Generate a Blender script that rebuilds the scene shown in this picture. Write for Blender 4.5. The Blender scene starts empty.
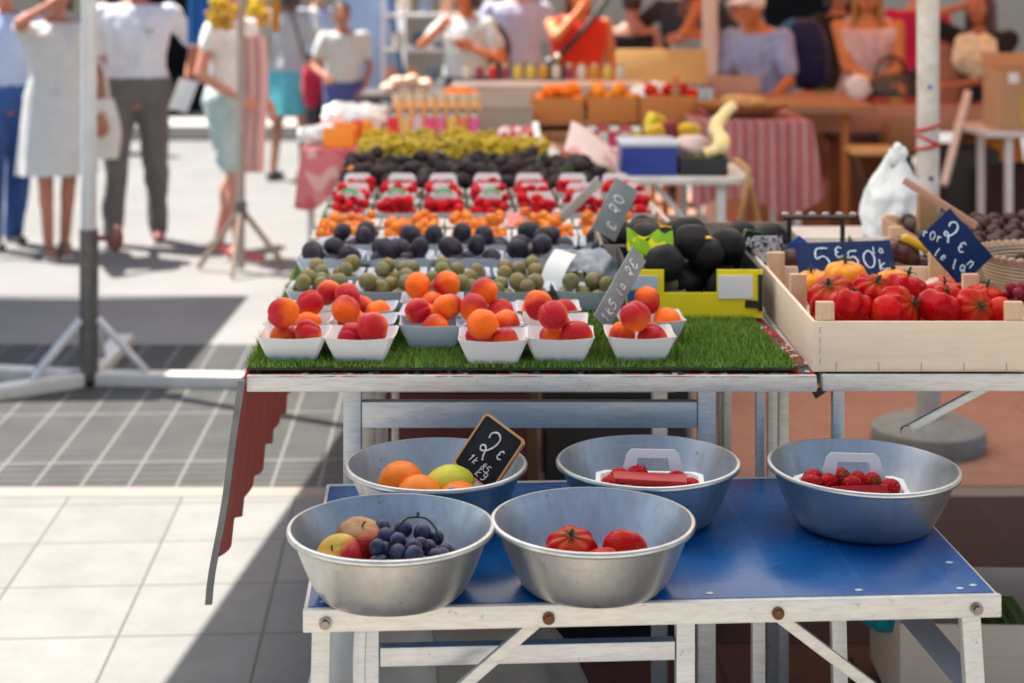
import bpy, bmesh, math, random
from mathutils import Vector, Matrix, Euler, noise
random.seed(7)
R = math.radians
SC = bpy.context.scene
COL = SC.collection
# ---------------------------------------------------------------- camera constants (57 mm lens, level camera with a falling front)
F = 1620.0; HC = 1.65; YH = -20.0
def G(px, py, h=0.0):
    d = F*(HC-h)/(py-YH); return Vector(((px-512)*d/F, d, h))
def V(px, py, d):
    return Vector(((px-512)*d/F, d, HC-(py-YH)*d/F))
# ---------------------------------------------------------------- mesh builder
class MB:
    def __init__(s): s.v = []; s.f = []; s.m = []
    def add(s, vs, fs, mi=0, M=None):
        b = len(s.v)
        for v in vs:
            v = Vector(v)
            s.v.append(M @ v if M else v)
        for f in fs:
            s.f.append([b+i for i in f]); s.m.append(mi)
        return s
    def box(s, c, size, rot=None, bev=0.0, mi=0, taper=1.0):
        bm = bmesh.new(); bmesh.ops.create_cube(bm, size=1)
        for v in bm.verts:
            t = taper if v.co.z < 0 else 1
            v.co = Vector((v.co.x*size[0]*t, v.co.y*size[1]*t, v.co.z*size[2]))
        if bev > 0:
            bmesh.ops.bevel(bm, geom=list(bm.edges), offset=min(bev, min(size)*.45), segments=2, affect='EDGES', profile=.6)
        M = Matrix.Translation(c)
        if rot is not None: M = M @ (rot if isinstance(rot, Matrix) else Euler(rot).to_matrix().to_4x4())
        bm.verts.index_update()
        s.add([v.co.copy() for v in bm.verts], [[v.index for v in f.verts] for f in bm.faces], mi, M)
        bm.free(); return s
    def bar(s, p, q, w, t, up=(0,0,1), bev=0.002, mi=0):
        """rectangular bar from p to q: w across (perpendicular to up), t along up"""
        p = Vector(p); q = Vector(q); a = (q-p); L = a.length; a.normalize()
        u = Vector(up); sdir = a.cross(u)
        if sdir.length < 1e-4: u = Vector((0,1,0)); sdir = a.cross(u)
        sdir.normalize(); u = sdir.cross(a).normalized()
        M = Matrix(((sdir.x,a.x,u.x,0),(sdir.y,a.y,u.y,0),(sdir.z,a.z,u.z,0),(0,0,0,1)))
        s.box((p+q)/2, (w, L, t), M, bev, mi); return s
    def rings(s, rs, cap0=True, cap1=True, mi=0, M=None):
        n = len(rs[0]); vs = [p for r in rs for p in r]; fs = []
        for i in range(len(rs)-1):
            for j in range(n):
                k = (j+1) % n
                fs.append([i*n+j, i*n+k, (i+1)*n+k, (i+1)*n+j])
        if cap0: fs.append([j for j in range(n)][::-1])
        if cap1: fs.append([(len(rs)-1)*n+j for j in range(n)])
        s.add(vs, fs, mi, M); return s
    def tube(s, pts, rad, n=8, mi=0, cap=True, sy=1.0):
        pts = [Vector(p) for p in pts]; m = len(pts)
        rad = rad if isinstance(rad, (list, tuple)) else [rad]*m
        prev = None; rs = []
        for i, p in enumerate(pts):
            t = (pts[min(i+1, m-1)] - pts[max(i-1, 0)])
            if t.length < 1e-9: t = Vector((0,0,1))
            t.normalize()
            if prev is None:
                u = t.cross(Vector((0,0,1)))
                if u.length < .05: u = t.cross(Vector((0,1,0)))
            else:
                u = prev - t*prev.dot(t)
                if u.length < 1e-6: u = t.cross(Vector((0,0,1)))
            u.normalize(); w = t.cross(u); prev = u
            rs.append([p + (u*math.cos(2*math.pi*j/n) + w*math.sin(2*math.pi*j/n)*sy)*rad[i] for j in range(n)])
        s.rings(rs, cap, cap, mi); return s
    def capsule(s, p, q, r0, r1, n=12, mi=0, e=4):
        p = Vector(p); q = Vector(q); a = q-p
        a = a.normalized() if a.length > 1e-7 else Vector((0,0,1))
        P = []; Rd = []
        for i in range(e+1):
            t = math.pi/2*(1-i/e)
            P.append(p - a*r0*math.sin(t)); Rd.append(max(r0*math.cos(t), r0*.02))
        for i in range(e+1):
            t = math.pi/2*(i/e)
            P.append(q + a*r1*math.sin(t)); Rd.append(max(r1*math.cos(t), r1*.02))
        s.tube(P, Rd, n, mi); return s
    def lathe(s, prof, n=48, mi=0, M=None, cap0=False, cap1=False):
        rs = [[Vector((r*math.cos(2*math.pi*j/n), r*math.sin(2*math.pi*j/n), z)) for j in range(n)] for r, z in prof]
        s.rings(rs, cap0, cap1, mi, M); return s
    def ball(s, c, r, nu=16, nv=10, mi=0, fn=None):
        """r scalar or 3-tuple; fn(dir)->radius factor"""
        c = Vector(c); r = Vector((r, r, r)) if isinstance(r, (int, float)) else Vector(r)
        vs = []; fs = []
        def pt(th, ph):
            d = Vector((math.sin(th)*math.cos(ph), math.sin(th)*math.sin(ph), math.cos(th)))
            k = fn(d) if fn else 1
            return c + Vector((d.x*r.x, d.y*r.y, d.z*r.z))*k
        vs.append(pt(0, 0))
        for i in range(1, nv):
            for j in range(nu): vs.append(pt(math.pi*i/nv, 2*math.pi*j/nu))
        vs.append(pt(math.pi, 0)); last = len(vs)-1
        for j in range(nu):
            k = (j+1) % nu
            fs.append([0, 1+j, 1+k])
            fs.append([last, 1+(nv-2)*nu+k, 1+(nv-2)*nu+j])
            for i in range(nv-2):
                a = 1+i*nu; b = a+nu
                fs.append([a+j, b+j, b+k, a+k])
        s.add(vs, fs, mi); return s
    def prism(s, poly, t, M=None, mi=0):
        """polygon in local XZ extruded t along +Y"""
        n = len(poly)
        vs = [Vector((x, 0, z)) for x, z in poly] + [Vector((x, t, z)) for x, z in poly]
        fs = [list(range(n)), list(range(n, 2*n))[::-1]]
        for i in range(n):
            k = (i+1) % n; fs.append([i, i+n, k+n, k])
        s.add(vs, fs, mi, M); return s
    def sheet(s, fn, nu, nv, th=0.0, mi=0):
        """grid surface fn(u,v) with optional thickness th (built as a closed shell)"""
        P = [[Vector(fn(i/nu, j/nv)) for j in range(nv+1)] for i in range(nu+1)]
        vs = [p for r in P for p in r]; w = nv+1
        fs = [[i*w+j, (i+1)*w+j, (i+1)*w+j+1, i*w+j+1] for i in range(nu) for j in range(nv)]
        if th > 0:
            N = []
            for i in range(nu+1):
                for j in range(nv+1):
                    a = P[min(i+1,nu)][j]-P[max(i-1,0)][j]; b = P[i][min(j+1,nv)]-P[i][max(j-1,0)]
                    c = a.cross(b); N.append(c.normalized() if c.length > 1e-9 else Vector((0,0,1)))
            o = len(vs)
            vs = vs + [v - n*th for v, n in zip(vs, N)]
            fs = fs + [[o+k for k in f[::-1]] for f in fs]
            for i in range(nu):
                for j in (0, nv):
                    a, b = i*w+j, (i+1)*w+j
                    fs.append([a, a+o, b+o, b] if j == 0 else [b, b+o, a+o, a])
            for j in range(nv):
                for i in (0, nu):
                    a, b = i*w+j, i*w+j+1
                    fs.append([b, b+o, a+o, a] if i == 0 else [a, a+o, b+o, b])
        s.add(vs, fs, mi); return s
    def mesh(s, name, mats, smooth=35):
        me = bpy.data.meshes.new(name)
        me.from_pydata([tuple(v) for v in s.v], [], s.f)
        for m in (mats if isinstance(mats, (list, tuple)) else [mats]): me.materials.append(m)
        me.polygons.foreach_set('material_index', s.m)
        bm = bmesh.new(); bm.from_mesh(me); bmesh.ops.recalc_face_normals(bm, faces=bm.faces); bm.to_mesh(me); bm.free()
        if smooth:
            me.polygons.foreach_set('use_smooth', [True]*len(me.polygons))
            me.set_sharp_from_angle(angle=R(smooth))
        me.update(); return me
    def build(s, name, mats, parent=None, loc=(0,0,0), rot=(0,0,0), smooth=35):
        return place(s.mesh(name, mats, smooth), name, parent, loc, rot)
def place(me, name, parent=None, loc=(0,0,0), rot=(0,0,0), scale=(1,1,1)):
    o = bpy.data.objects.new(name, me); COL.objects.link(o)
    o.location = loc; o.rotation_euler = rot; o.scale = scale
    if parent is not None: o.parent = parent
    return o
def tag(o, label=None, cat=None, group=None, kind=None):
    if label: o['label'] = label
    if cat: o['category'] = cat
    if group: o['group'] = group
    if kind: o['kind'] = kind
    return o
def thing(name, label, cat, loc=(0,0,0), rz=0.0, group=None):
    o = bpy.data.objects.new(name, None); COL.objects.link(o); o.empty_display_size = .1
    o.location = loc; o.rotation_euler = (0, 0, rz)
    return tag(o, label, cat, group)
def copy_tree(o, loc, rz, label, group=None):
    c = o.copy(); COL.objects.link(c); c.location = loc; c.rotation_euler = (0, 0, rz)
    c['label'] = label
    if group: c['group'] = group
    for ch in list(o.children):
        k = ch.copy(); COL.objects.link(k); k.parent = c
        for g in list(ch.children):
            q = g.copy(); COL.objects.link(q); q.parent = k
    return c
def remeshed(mb, voxel, smooth_it=4, extra=None, name='body'):
    """one continuous surface from overlapping closed shapes"""
    me = mb.mesh(name, [], 0)
    o = bpy.data.objects.new('tmp', me); COL.objects.link(o)
    m = o.modifiers.new('r', 'REMESH'); m.mode = 'VOXEL'; m.voxel_size = voxel
    if smooth_it:
        k = o.modifiers.new('s', 'SMOOTH'); k.iterations = smooth_it; k.factor = .5
    dg = bpy.context.evaluated_depsgraph_get()
    e = o.evaluated_get(dg); t = e.to_mesh()
    out = MB(); out.add([v.co.copy() for v in t.vertices], [list(p.vertices) for p in t.polygons])
    e.to_mesh_clear(); bpy.data.objects.remove(o); bpy.data.meshes.remove(me)
    if extra: out.add(extra.v, extra.f)
    return out
def spline(pts, k=6):
    """Catmull-Rom through pts"""
    pts = [Vector(p) for p in pts]; out = []
    for i in range(len(pts)-1):
        p0 = pts[max(i-1,0)]; p1 = pts[i]; p2 = pts[i+1]; p3 = pts[min(i+2,len(pts)-1)]
        for j in range(k):
            t = j/k
            out.append(.5*((2*p1)+(p2-p0)*t+(2*p0-5*p1+4*p2-p3)*t*t+(3*p1-p0-3*p2+p3)*t**3))
    out.append(pts[-1]); return out
# ---------------------------------------------------------------- materials
MATS = {}
class NT:
    def __init__(s, name):
        s.m = bpy.data.materials.new(name); s.m.use_nodes = True; s.t = s.m.node_tree
        s.t.nodes.clear(); s.out = s.n('ShaderNodeOutputMaterial')
        s.b = s.n('ShaderNodeBsdfPrincipled'); s.l(s.b.outputs[0], s.out.inputs[0])
        s.tc = s.n('ShaderNodeTexCoord')
    def n(s, t, **kw):
        x = s.t.nodes.new(t)
        for k, v in kw.items(): setattr(x, k, v)
        return x
    def l(s, a, b): s.t.links.new(a, b)
    def noise(s, scale, detail=4, rough=.55, co='Object', dist=0, vec=None):
        x = s.n('ShaderNodeTexNoise'); x.inputs['Scale'].default_value = scale; x.inputs['Detail'].default_value = detail
        x.inputs['Roughness'].default_value = rough; x.inputs['Distortion'].default_value = dist
        s.l(vec if vec is not None else s.tc.outputs[co], x.inputs['Vector']); return x.outputs['Fac']
    def ramp(s, fac, stops):
        x = s.n('ShaderNodeValToRGB'); e = x.color_ramp.elements
        while len(e) < len(stops): e.new(.5)
        for el, (p, c) in zip(e, stops):
            el.position = p; el.color = (c, c, c, 1) if isinstance(c, (int, float)) else (*c, 1)
        s.l(fac, x.inputs[0]); return x.outputs[0]
    def mix(s, fac, a, b):
        x = s.n('ShaderNodeMix', data_type='RGBA')
        for val, i in ((fac, 0), (a, 6), (b, 7)):
            if isinstance(val, (int, float)): x.inputs[i].default_value = val
            elif isinstance(val, tuple): x.inputs[i].default_value = (*val, 1)
            else: s.l(val, x.inputs[i])
        return x.outputs[2]
    def math(s, op, a, b=0.0):
        x = s.n('ShaderNodeMath', operation=op)
        for v, i in ((a, 0), (b, 1)):
            if isinstance(v, (int, float)): x.inputs[i].default_value = v
            else: s.l(v, x.inputs[i])
        return x.outputs[0]
    def bump(s, h, st=.3, dist=.005):
        x = s.n('ShaderNodeBump'); x.inputs['Strength'].default_value = st; x.inputs['Distance'].default_value = dist
        s.l(h, x.inputs['Height']); s.l(x.outputs[0], s.b.inputs['Normal'])
    def set(s, **kw):
        for k, v in kw.items():
            i = s.b.inputs[k.replace('_', ' ')]
            if hasattr(v, 'node'): s.l(v, i)
            elif isinstance(v, tuple) and len(v) == 3 and i.type == "RGBA": i.default_value = (*v, 1)
            else: i.default_value = v
        return s
    def rnd(s): return s.n('ShaderNodeObjectInfo').outputs['Random']
def plain(name, col, rough=.55, metal=0.0, col2=None, scale=8, bump=0.0, bscale=None, contrast=.35, rnd=0.0, sheen=0.0, sss=0.0, spec=.5):
    if name in MATS: return MATS[name]
    t = NT(name)
    c2 = col2 if col2 else tuple(x*.72 for x in col)
    nz = t.noise(scale, 6, .62)
    fac = t.ramp(nz, [(.5-contrast/2, 0.0), (.5+contrast/2, 1.0)])
    c = t.mix(fac, col, c2)
    if rnd:
        h = t.n('ShaderNodeHueSaturation'); h.inputs['Saturation'].default_value = 1
        t.l(c, h.inputs['Color']); t.l(t.math('ADD', t.math('MULTIPLY', t.rnd(), rnd), 1-rnd/2), h.inputs['Value'])
        c = h.outputs[0]
    t.set(Base_Color=c, Roughness=rough, Metallic=metal, Specular_IOR_Level=spec)
    if sss: t.set(Subsurface_Weight=sss, Subsurface_Radius=(.01, .004, .002), Subsurface_Scale=1.0)
    if sheen: t.set(Sheen_Weight=sheen)
    if bump: t.bump(t.noise(bscale or scale*4, 5, .6), bump, .004)
    MATS[name] = t.m; return t.m
def cloth(name, col, col2=None, scale=14, rough=.85):
    return plain(name, col, rough, 0, col2 or tuple(x*.85 for x in col), scale, .25, 60, .5, sheen=.15, spec=.2)
def fabric_canopy(name, col, trans):
    t = NT(name); t.t.nodes.remove(t.b)
    d = t.n('ShaderNodeBsdfDiffuse'); tr = t.n('ShaderNodeBsdfTranslucent'); m = t.n('ShaderNodeMixShader')
    c = t.mix(t.noise(1.5, 4), col, tuple(x*.93 for x in col))
    t.l(c, d.inputs[0]); t.l(c, tr.inputs[0]); m.inputs[0].default_value = trans
    t.l(d.outputs[0], m.inputs[1]); t.l(tr.outputs[0], m.inputs[2]); t.l(m.outputs[0], t.out.inputs[0])
    return t.m
def m_apricot():
    t = NT('apricot skin')
    sp = t.n('ShaderNodeSeparateXYZ'); t.l(t.tc.outputs['Object'], sp.inputs[0])
    g = t.math('MULTIPLY', sp.outputs['X'], 17.0)
    n = t.noise(30, 3, .5)
    r = t.math('MULTIPLY', t.rnd(), .55)
    f = t.math('ADD', t.math('ADD', g, t.math('MULTIPLY', n, .5)), t.math('SUBTRACT', r, -.02))
    c = t.mix(t.ramp(f, [(.24, 0.), (.78, 1.)]), (.92, .150, .002), (.46, .004, .011))
    c = t.mix(t.ramp(t.noise(260, 2), [(.62, 0.), (.72, .45)]), c, (.38, .05, .01))
    t.set(Base_Color=c, Roughness=.45, Specular_IOR_Level=.25, Sheen_Weight=.05, Subsurface_Weight=.12, Subsurface_Radius=(.01, .003, .001), Subsurface_Scale=.6)
    t.bump(t.noise(500, 2), .08, .001); return t.m
def m_fruit(name, a, b, c3=None, bloom=None, rough=.4, scale=35, spec=.28, seeds=False, rv=.5, sss=.06, shoulder=None):
    t = NT(name); n = t.noise(scale, 4, .55)
    f = t.math('ADD', t.math('MULTIPLY', t.rnd(), rv), t.math('MULTIPLY', n, 1-rv*.5))
    c = t.mix(t.ramp(f, [(.35, 0.), (.75, 1.)]), a, b)
    if c3: c = t.mix(t.ramp(t.noise(scale*.6, 3, .5, dist=.4), [(.52, 0.), (.68, .85)]), c, c3)
    if bloom: c = t.mix(t.ramp(t.noise(scale*1.3, 5, .65), [(.38, .0), (.7, .75)]), c, bloom)
    if shoulder:
        sp = t.n('ShaderNodeSeparateXYZ'); t.l(t.tc.outputs['Object'], sp.inputs[0])
        z = t.math('ADD', t.math('MULTIPLY', sp.outputs['Z'], 26.0), t.math('MULTIPLY', n, .5)); c = t.mix(t.ramp(z, [(.80, 0.), (1.0, .6)]), c, shoulder)
        c = t.mix(t.ramp(t.noise(160, 2), [(.70, 0.), (.76, .5)]), c, (.55, .30, .12))
    t.set(Base_Color=c, Roughness=rough, Specular_IOR_Level=spec)
    if sss: t.set(Subsurface_Weight=sss, Subsurface_Radius=(.008, .003, .001), Subsurface_Scale=.6)
    if seeds:
        v = t.n('ShaderNodeTexVoronoi'); v.inputs['Scale'].default_value = 190; t.l(t.tc.outputs['Object'], v.inputs['Vector'])
        d = v.outputs['Distance']
        c2 = t.mix(t.ramp(d, [(.12, 1.), (.22, 0.)]), c, (.75, .42, .08)); t.set(Base_Color=c2)
        t.bump(t.ramp(d, [(.1, 0.), (.5, 1.)]), .5, .003)
    return t.m
def m_apple(name, a, b, c3, k):
    t = NT(name); sp = t.n('ShaderNodeSeparateXYZ'); t.l(t.tc.outputs['Object'], sp.inputs[0])
    mp = t.n('ShaderNodeMapping'); mp.inputs['Scale'].default_value = (60, 60, 9); t.l(t.tc.outputs['Object'], mp.inputs[0])
    st = t.noise(1.6, 4, .6, vec=mp.outputs[0])
    f = t.math('ADD', t.math('MULTIPLY', t.math('SUBTRACT', sp.outputs['X'], sp.outputs['Y']), k*.7), t.math('ADD', t.math('MULTIPLY', st, .7), t.math('MULTIPLY', sp.outputs['Z'], -6)))
    c = t.mix(t.ramp(t.noise(28, 3, .5), [(.45, 0.), (.7, .8)]), a, c3)
    c = t.mix(t.ramp(f, [(.42, 0.), (.85, 1.)]), c, b)
    c = t.mix(t.ramp(t.noise(420, 2), [(.66, 0.), (.74, .5)]), c, (.6, .42, .18))
    t.set(Base_Color=c, Roughness=.3, Specular_IOR_Level=.3); return t.m
def m_metal_bowl():
    t = NT('worn zinc'); n1 = t.noise(7, 5, .6, dist=.2); rn = t.n('ShaderNodeObjectInfo'); off = t.n('ShaderNodeVectorMath', operation='ADD')
    t.l(t.tc.outputs['Object'], off.inputs[0]); cb = t.n('ShaderNodeCombineXYZ'); t.l(t.math('MULTIPLY', rn.outputs['Random'], 40.0), cb.inputs[0]); t.l(t.math('MULTIPLY', rn.outputs['Random'], 17.0), cb.inputs[1]); t.l(cb.outputs[0], off.inputs[1])
    n1 = t.noise(7, 5, .6, dist=.2, vec=off.outputs[0])
    mp = t.n('ShaderNodeMapping'); mp.inputs['Scale'].default_value = (40, 40, 7); t.l(off.outputs[0], mp.inputs[0]); st = t.noise(1, 5, .65, vec=mp.outputs[0])
    sp = t.n('ShaderNodeMapping'); sp.inputs['Scale'].default_value = (6, 6, 90); t.l(off.outputs[0], sp.inputs[0]); ls = t.noise(1, 3, .6, vec=sp.outputs[0])
    c = t.mix(t.ramp(n1, [(.3, 0.), (.72, 1.)]), (.64, .63, .60), (.42, .42, .41))
    c = t.mix(t.ramp(st, [(.45, 0.), (.75, .5)]), c, (.30, .29, .27))
    c = t.mix(t.ramp(ls, [(.6, 0.), (.75, .25)]), c, (.75, .75, .73))
    c = t.mix(t.ramp(t.noise(85, 3, .6, vec=off.outputs[0]), [(.68, 0.), (.76, .8)]), c, (.10, .09, .08))
    t.set(Base_Color=c, Metallic=.92, Roughness=t.ramp(st, [(.3, .28), (.75, .46)]))
    t.bump(t.math('ADD', t.noise(26, 4, vec=off.outputs[0]), t.math('MULTIPLY', ls, .3)), .16, .003); return t.m
def m_alu(name='aluminium rail', base=(.70, .67, .61), metal=.2):
    t = NT(name)
    mp = t.n('ShaderNodeMapping'); mp.inputs['Scale'].default_value = (3, 3, 22); t.l(t.tc.outputs['Object'], mp.inputs[0])
    n1 = t.noise(7, 6, .7, vec=mp.outputs[0]); n2 = t.noise(60, 4, .7)
    c = t.mix(t.ramp(n1, [(.42, 0.), (.75, .7)]), base, tuple(x*.62 for x in base))
    c = t.mix(t.ramp(n2, [(.66, 0.), (.74, .8)]), c, (.12, .11, .10))
    t.set(Base_Color=c, Metallic=metal, Roughness=.42); t.bump(n1, .08, .002); return t.m
def m_blue_top():
    t = NT('blue painted top'); n1 = t.noise(3.5, 5, .6, dist=.5); n2 = t.noise(40, 5, .7)
    c = t.mix(t.ramp(n1, [(.35, 0.), (.7, 1.)]), (.002, .070, .25), (.003, .105, .34))
    v = t.n('ShaderNodeTexVoronoi'); v.inputs['Scale'].default_value = 22; t.l(t.tc.outputs['Object'], v.inputs['Vector'])
    c = t.mix(t.ramp(n2, [(.67, 0.), (.78, .5)]), c, (.12, .20, .36))
    sp = t.n('ShaderNodeSeparateXYZ'); t.l(t.tc.outputs['Object'], sp.inputs[0])
    fx = t.math('FRACT', t.math('MULTIPLY', t.math('ADD', sp.outputs['X'], t.math('MULTIPLY', n1, .012)), 1/.135)); c = t.mix(t.ramp(fx, [(.46, 0.), (.5, .35), (.56, 0.)]), c, (.03, .17, .42))
    mp = t.n('ShaderNodeMapping'); mp.inputs['Scale'].default_value = (3, 60, 1); mp.inputs['Rotation'].default_value = (0, 0, .35); t.l(t.tc.outputs['Object'], mp.inputs[0])
    c = t.mix(t.ramp(t.noise(3, 3, .6, vec=mp.outputs[0]), [(.66, 0.), (.70, .4)]), c, (.10, .22, .42))
    t.set(Base_Color=c, Roughness=t.ramp(n1, [(.3, .16), (.75, .38)]), Specular_IOR_Level=.35); t.bump(t.noise(12, 4), .08, .004); return t.m
def m_wood(name, a, b, sc=(1, 1, 1), rough=.65):
    t = NT(name); mp = t.n('ShaderNodeMapping'); mp.inputs['Scale'].default_value = sc; t.l(t.tc.outputs['Object'], mp.inputs[0])
    n = t.noise(10, 6, .6, vec=mp.outputs[0], dist=.6); c = t.mix(t.ramp(n, [(.3, 0.), (.72, 1.)]), a, b)
    c = t.mix(t.ramp(t.noise(3, 3), [(.55, 0.), (.8, .35)]), c, tuple(x*.7 for x in b))
    t.set(Base_Color=c, Roughness=rough, Specular_IOR_Level=.3); t.bump(n, .15, .002); return t.m
def m_slabs():
    t = NT('pale paving slabs'); mp = t.n('ShaderNodeMapping'); mp.inputs['Rotation'].default_value = (0, 0, R(-3.2)); mp.inputs['Location'].default_value = (.04, .03, 0)
    t.l(t.tc.outputs['Object'], mp.inputs[0])
    b = t.n('ShaderNodeTexBrick'); b.offset = 0; b.squash = 1
    b.inputs['Scale'].default_value = 1; b.inputs['Brick Width'].default_value = .36; b.inputs['Row Height'].default_value = .345
    b.inputs['Mortar Size'].default_value = .0045; b.inputs['Mortar Smooth'].default_value = .3
    b.inputs['Color1'].default_value = (.20, .197, .19, 1); b.inputs['Color2'].default_value = (.165, .162, .157, 1); b.inputs['Mortar'].default_value = (.085, .082, .076, 1)
    t.l(mp.outputs[0], b.inputs['Vector'])
    n = t.noise(6, 8, .7); c = t.mix(t.ramp(n, [(.4, 0.), (.75, .5)]), b.outputs['Color'], (.105, .104, .10))
    n3 = t.noise(90, 4, .7); c = t.mix(t.ramp(n3, [(.62, 0.), (.72, .5)]), c, (.09, .088, .085))
    t.set(Base_Color=c, Roughness=.85); t.bump(t.math('ADD', t.noise(60, 5), t.math('MULTIPLY', b.outputs['Fac'], -2)), .25, .004); return t.m
def m_grate():
    t = NT('steel grating'); mp = t.n('ShaderNodeMapping'); mp.inputs['Rotation'].default_value = (0, 0, R(-2.5)); t.l(t.tc.outputs['Object'], mp.inputs[0])
    sp = t.n('ShaderNodeSeparateXYZ'); t.l(mp.outputs[0], sp.inputs[0])
    fx = t.math('FRACT', t.math('MULTIPLY', sp.outputs['X'], 1/.155)); fy = t.math('FRACT', t.math('MULTIPLY', sp.outputs['Y'], 1/.062))
    fy2 = t.math('FRACT', t.math('MULTIPLY', sp.outputs['Y'], 1/.62))
    c = t.mix(t.ramp(t.noise(5, 5), [(.35, 0.), (.7, 1.)]), (.062, .062, .058), (.038, .040, .037))
    c = t.mix(t.ramp(fy, [(.25, 0.), (.32, .85), (.62, .85), (.68, 0.)]), c, (.016, .016, .016))
    c = t.mix(t.ramp(fx, [(.40, 0.), (.425, .9), (.455, .9), (.48, 0.)]), c, (.165, .165, .155))
    c = t.mix(t.ramp(fy2, [(.0, .8), (.02, .8), (.03, 0.)]), c, (.16, .16, .15))
    t.set(Base_Color=c, Roughness=.6, Metallic=.2); return t.m
def m_ground(name, a, b, c3=None, sc=2.0):
    t = NT(name); n = t.noise(sc, 8, .65); c = t.mix(t.ramp(n, [(.35, 0.), (.7, 1.)]), a, b)
    c = t.mix(t.ramp(t.noise(70, 4, .7), [(.55, 0.), (.75, .5)]), c, c3 or tuple(x*.6 for x in b))
    t.set(Base_Color=c, Roughness=.88); t.bump(t.noise(120, 4), .3, .003); return t.m
def m_tiles(name, a, b, mort, w, h, off=.5):
    t = NT(name); bk = t.n('ShaderNodeTexBrick'); bk.offset = off
    bk.inputs['Scale'].default_value = 1; bk.inputs['Brick Width'].default_value = w; bk.inputs['Row Height'].default_value = h
    bk.inputs['Mortar Size'].default_value = .006; bk.inputs['Color1'].default_value = (*a, 1); bk.inputs['Color2'].default_value = (*b, 1); bk.inputs['Mortar'].default_value = (*mort, 1)
    t.l(t.tc.outputs['Object'], bk.inputs['Vector'])
    c = t.mix(t.ramp(t.noise(9, 6, .7), [(.4, 0.), (.75, .5)]), bk.outputs['Color'], tuple(x*.6 for x in b))
    t.set(Base_Color=c, Roughness=.75); t.bump(t.noise(80, 4), .25, .003); return t.m
def m_print(name, base, cols, scale, thr=.5):
    """small printed pattern on a cloth or a card"""
    t = NT(name); v = t.n('ShaderNodeTexVoronoi'); v.inputs['Scale'].default_value = scale; t.l(t.tc.outputs['Object'], v.inputs['Vector'])
    sp = t.n('ShaderNodeSeparateColor'); t.l(v.outputs['Color'], sp.inputs[0])
    stops = [(0.0, base)] + [(.35+.6*i/len(cols), c) for i, c in enumerate(cols)]
    x = t.n('ShaderNodeValToRGB'); x.color_ramp.interpolation = 'CONSTANT'; e = x.color_ramp.elements
    while len(e) < len(stops): e.new(.5)
    for el, (p, c) in zip(e, stops): el.position = p; el.color = (*c, 1)
    t.l(sp.outputs[0], x.inputs[0]); t.set(Base_Color=x.outputs[0], Roughness=.85, Specular_IOR_Level=.2); return t.m
def m_stripe(name, a, b, per, axis='X', c3=None):
    t = NT(name); sp = t.n('ShaderNodeSeparateXYZ'); t.l(t.tc.outputs['Object'], sp.inputs[0])
    f = t.math('FRACT', t.math('MULTIPLY', sp.outputs[axis], 1/per))
    c = t.mix(t.ramp(f, [(.3, 0.), (.36, 1.), (.55, 1.), (.6, 0.)]), a, b)
    if c3: c = t.mix(t.ramp(f, [(.75, 0.), (.8, 1.), (.88, 1.), (.92, 0.)]), c, c3)
    c = t.mix(t.ramp(t.noise(20, 4), [(.4, 0.), (.7, .35)]), c, tuple(x*.6 for x in a))
    t.set(Base_Color=c, Roughness=.85, Specular_IOR_Level=.2); return t.m
def m_glass_bag(name, col):
    t = NT(name); t.set(Base_Color=col, Roughness=.12, Alpha=.35, Specular_IOR_Level=.6); return t.m
WHITE_CARD = plain('white card', (.80, .80, .79), .6, 0, (.74, .74, .73), 5, .1, 80)
BLUISH_CARD = plain('bluish card', (.72, .77, .86), .6, 0, (.66, .72, .82), 5, .1, 80)
WHITE_PLASTIC = plain('white plastic', (.80, .80, .80), .35, 0, (.75, .75, .76), 6)
ALU = m_alu(); ALU2 = m_alu('bare aluminium', (.64, .64, .63), .4); BOWL = m_metal_bowl(); BLUE = m_blue_top()
BOLT = plain('bolt steel', (.25, .24, .23), .35, .9); RUST = plain('rust', (.22, .08, .03), .8, 0, (.10, .035, .015), 90)
PALEWOOD = m_wood('pale poplar', (.84, .68, .52), (.77, .60, .44), (1, 1, 9)); POSTWOOD = m_wood('fresh pine', (.74, .50, .32), (.62, .38, .22), (9, 9, 1))
SLATE_BLUE = plain('navy slate', (.006, .017, .07), .6, 0, (.010, .026, .09), 12, .08, spec=.12)
SLATE_BLACK = plain('black slate', (.012, .0125, .015), .65, 0, (.024, .025, .028), 9, spec=.15)
SLATE_GREY = plain('grey tag slate', (.27, .28, .275), .5, 0, (.20, .21, .205), 16, spec=.2)
CHALK = plain('chalk', (.74, .86, .95), .9, 0, (.5, .58, .66), 120, 0, None, .5)
CHALKW = plain('white chalk', (.80, .80, .80), .9, 0, (.62, .63, .65), 120, 0, None, .5)
GREEN_STEM = plain('green stem', (.06, .12, .02), .6, 0, (.10, .14, .04), 60)
DARK_STEM = plain('dark green stem', (.02, .04, .012), .7, 0, (.04, .05, .02), 60)
CARDBOARD = plain('brown cardboard', (.36, .21, .10), .8, 0, (.30, .17, .08), 4, .1, 60)
CARDGREY = plain('grey brown cardboard', (.30, .24, .19), .8, 0, (.25, .20, .16), 4, .1, 60)
BLACKPL = plain('black plastic', (.015, .015, .016), .4)
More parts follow.
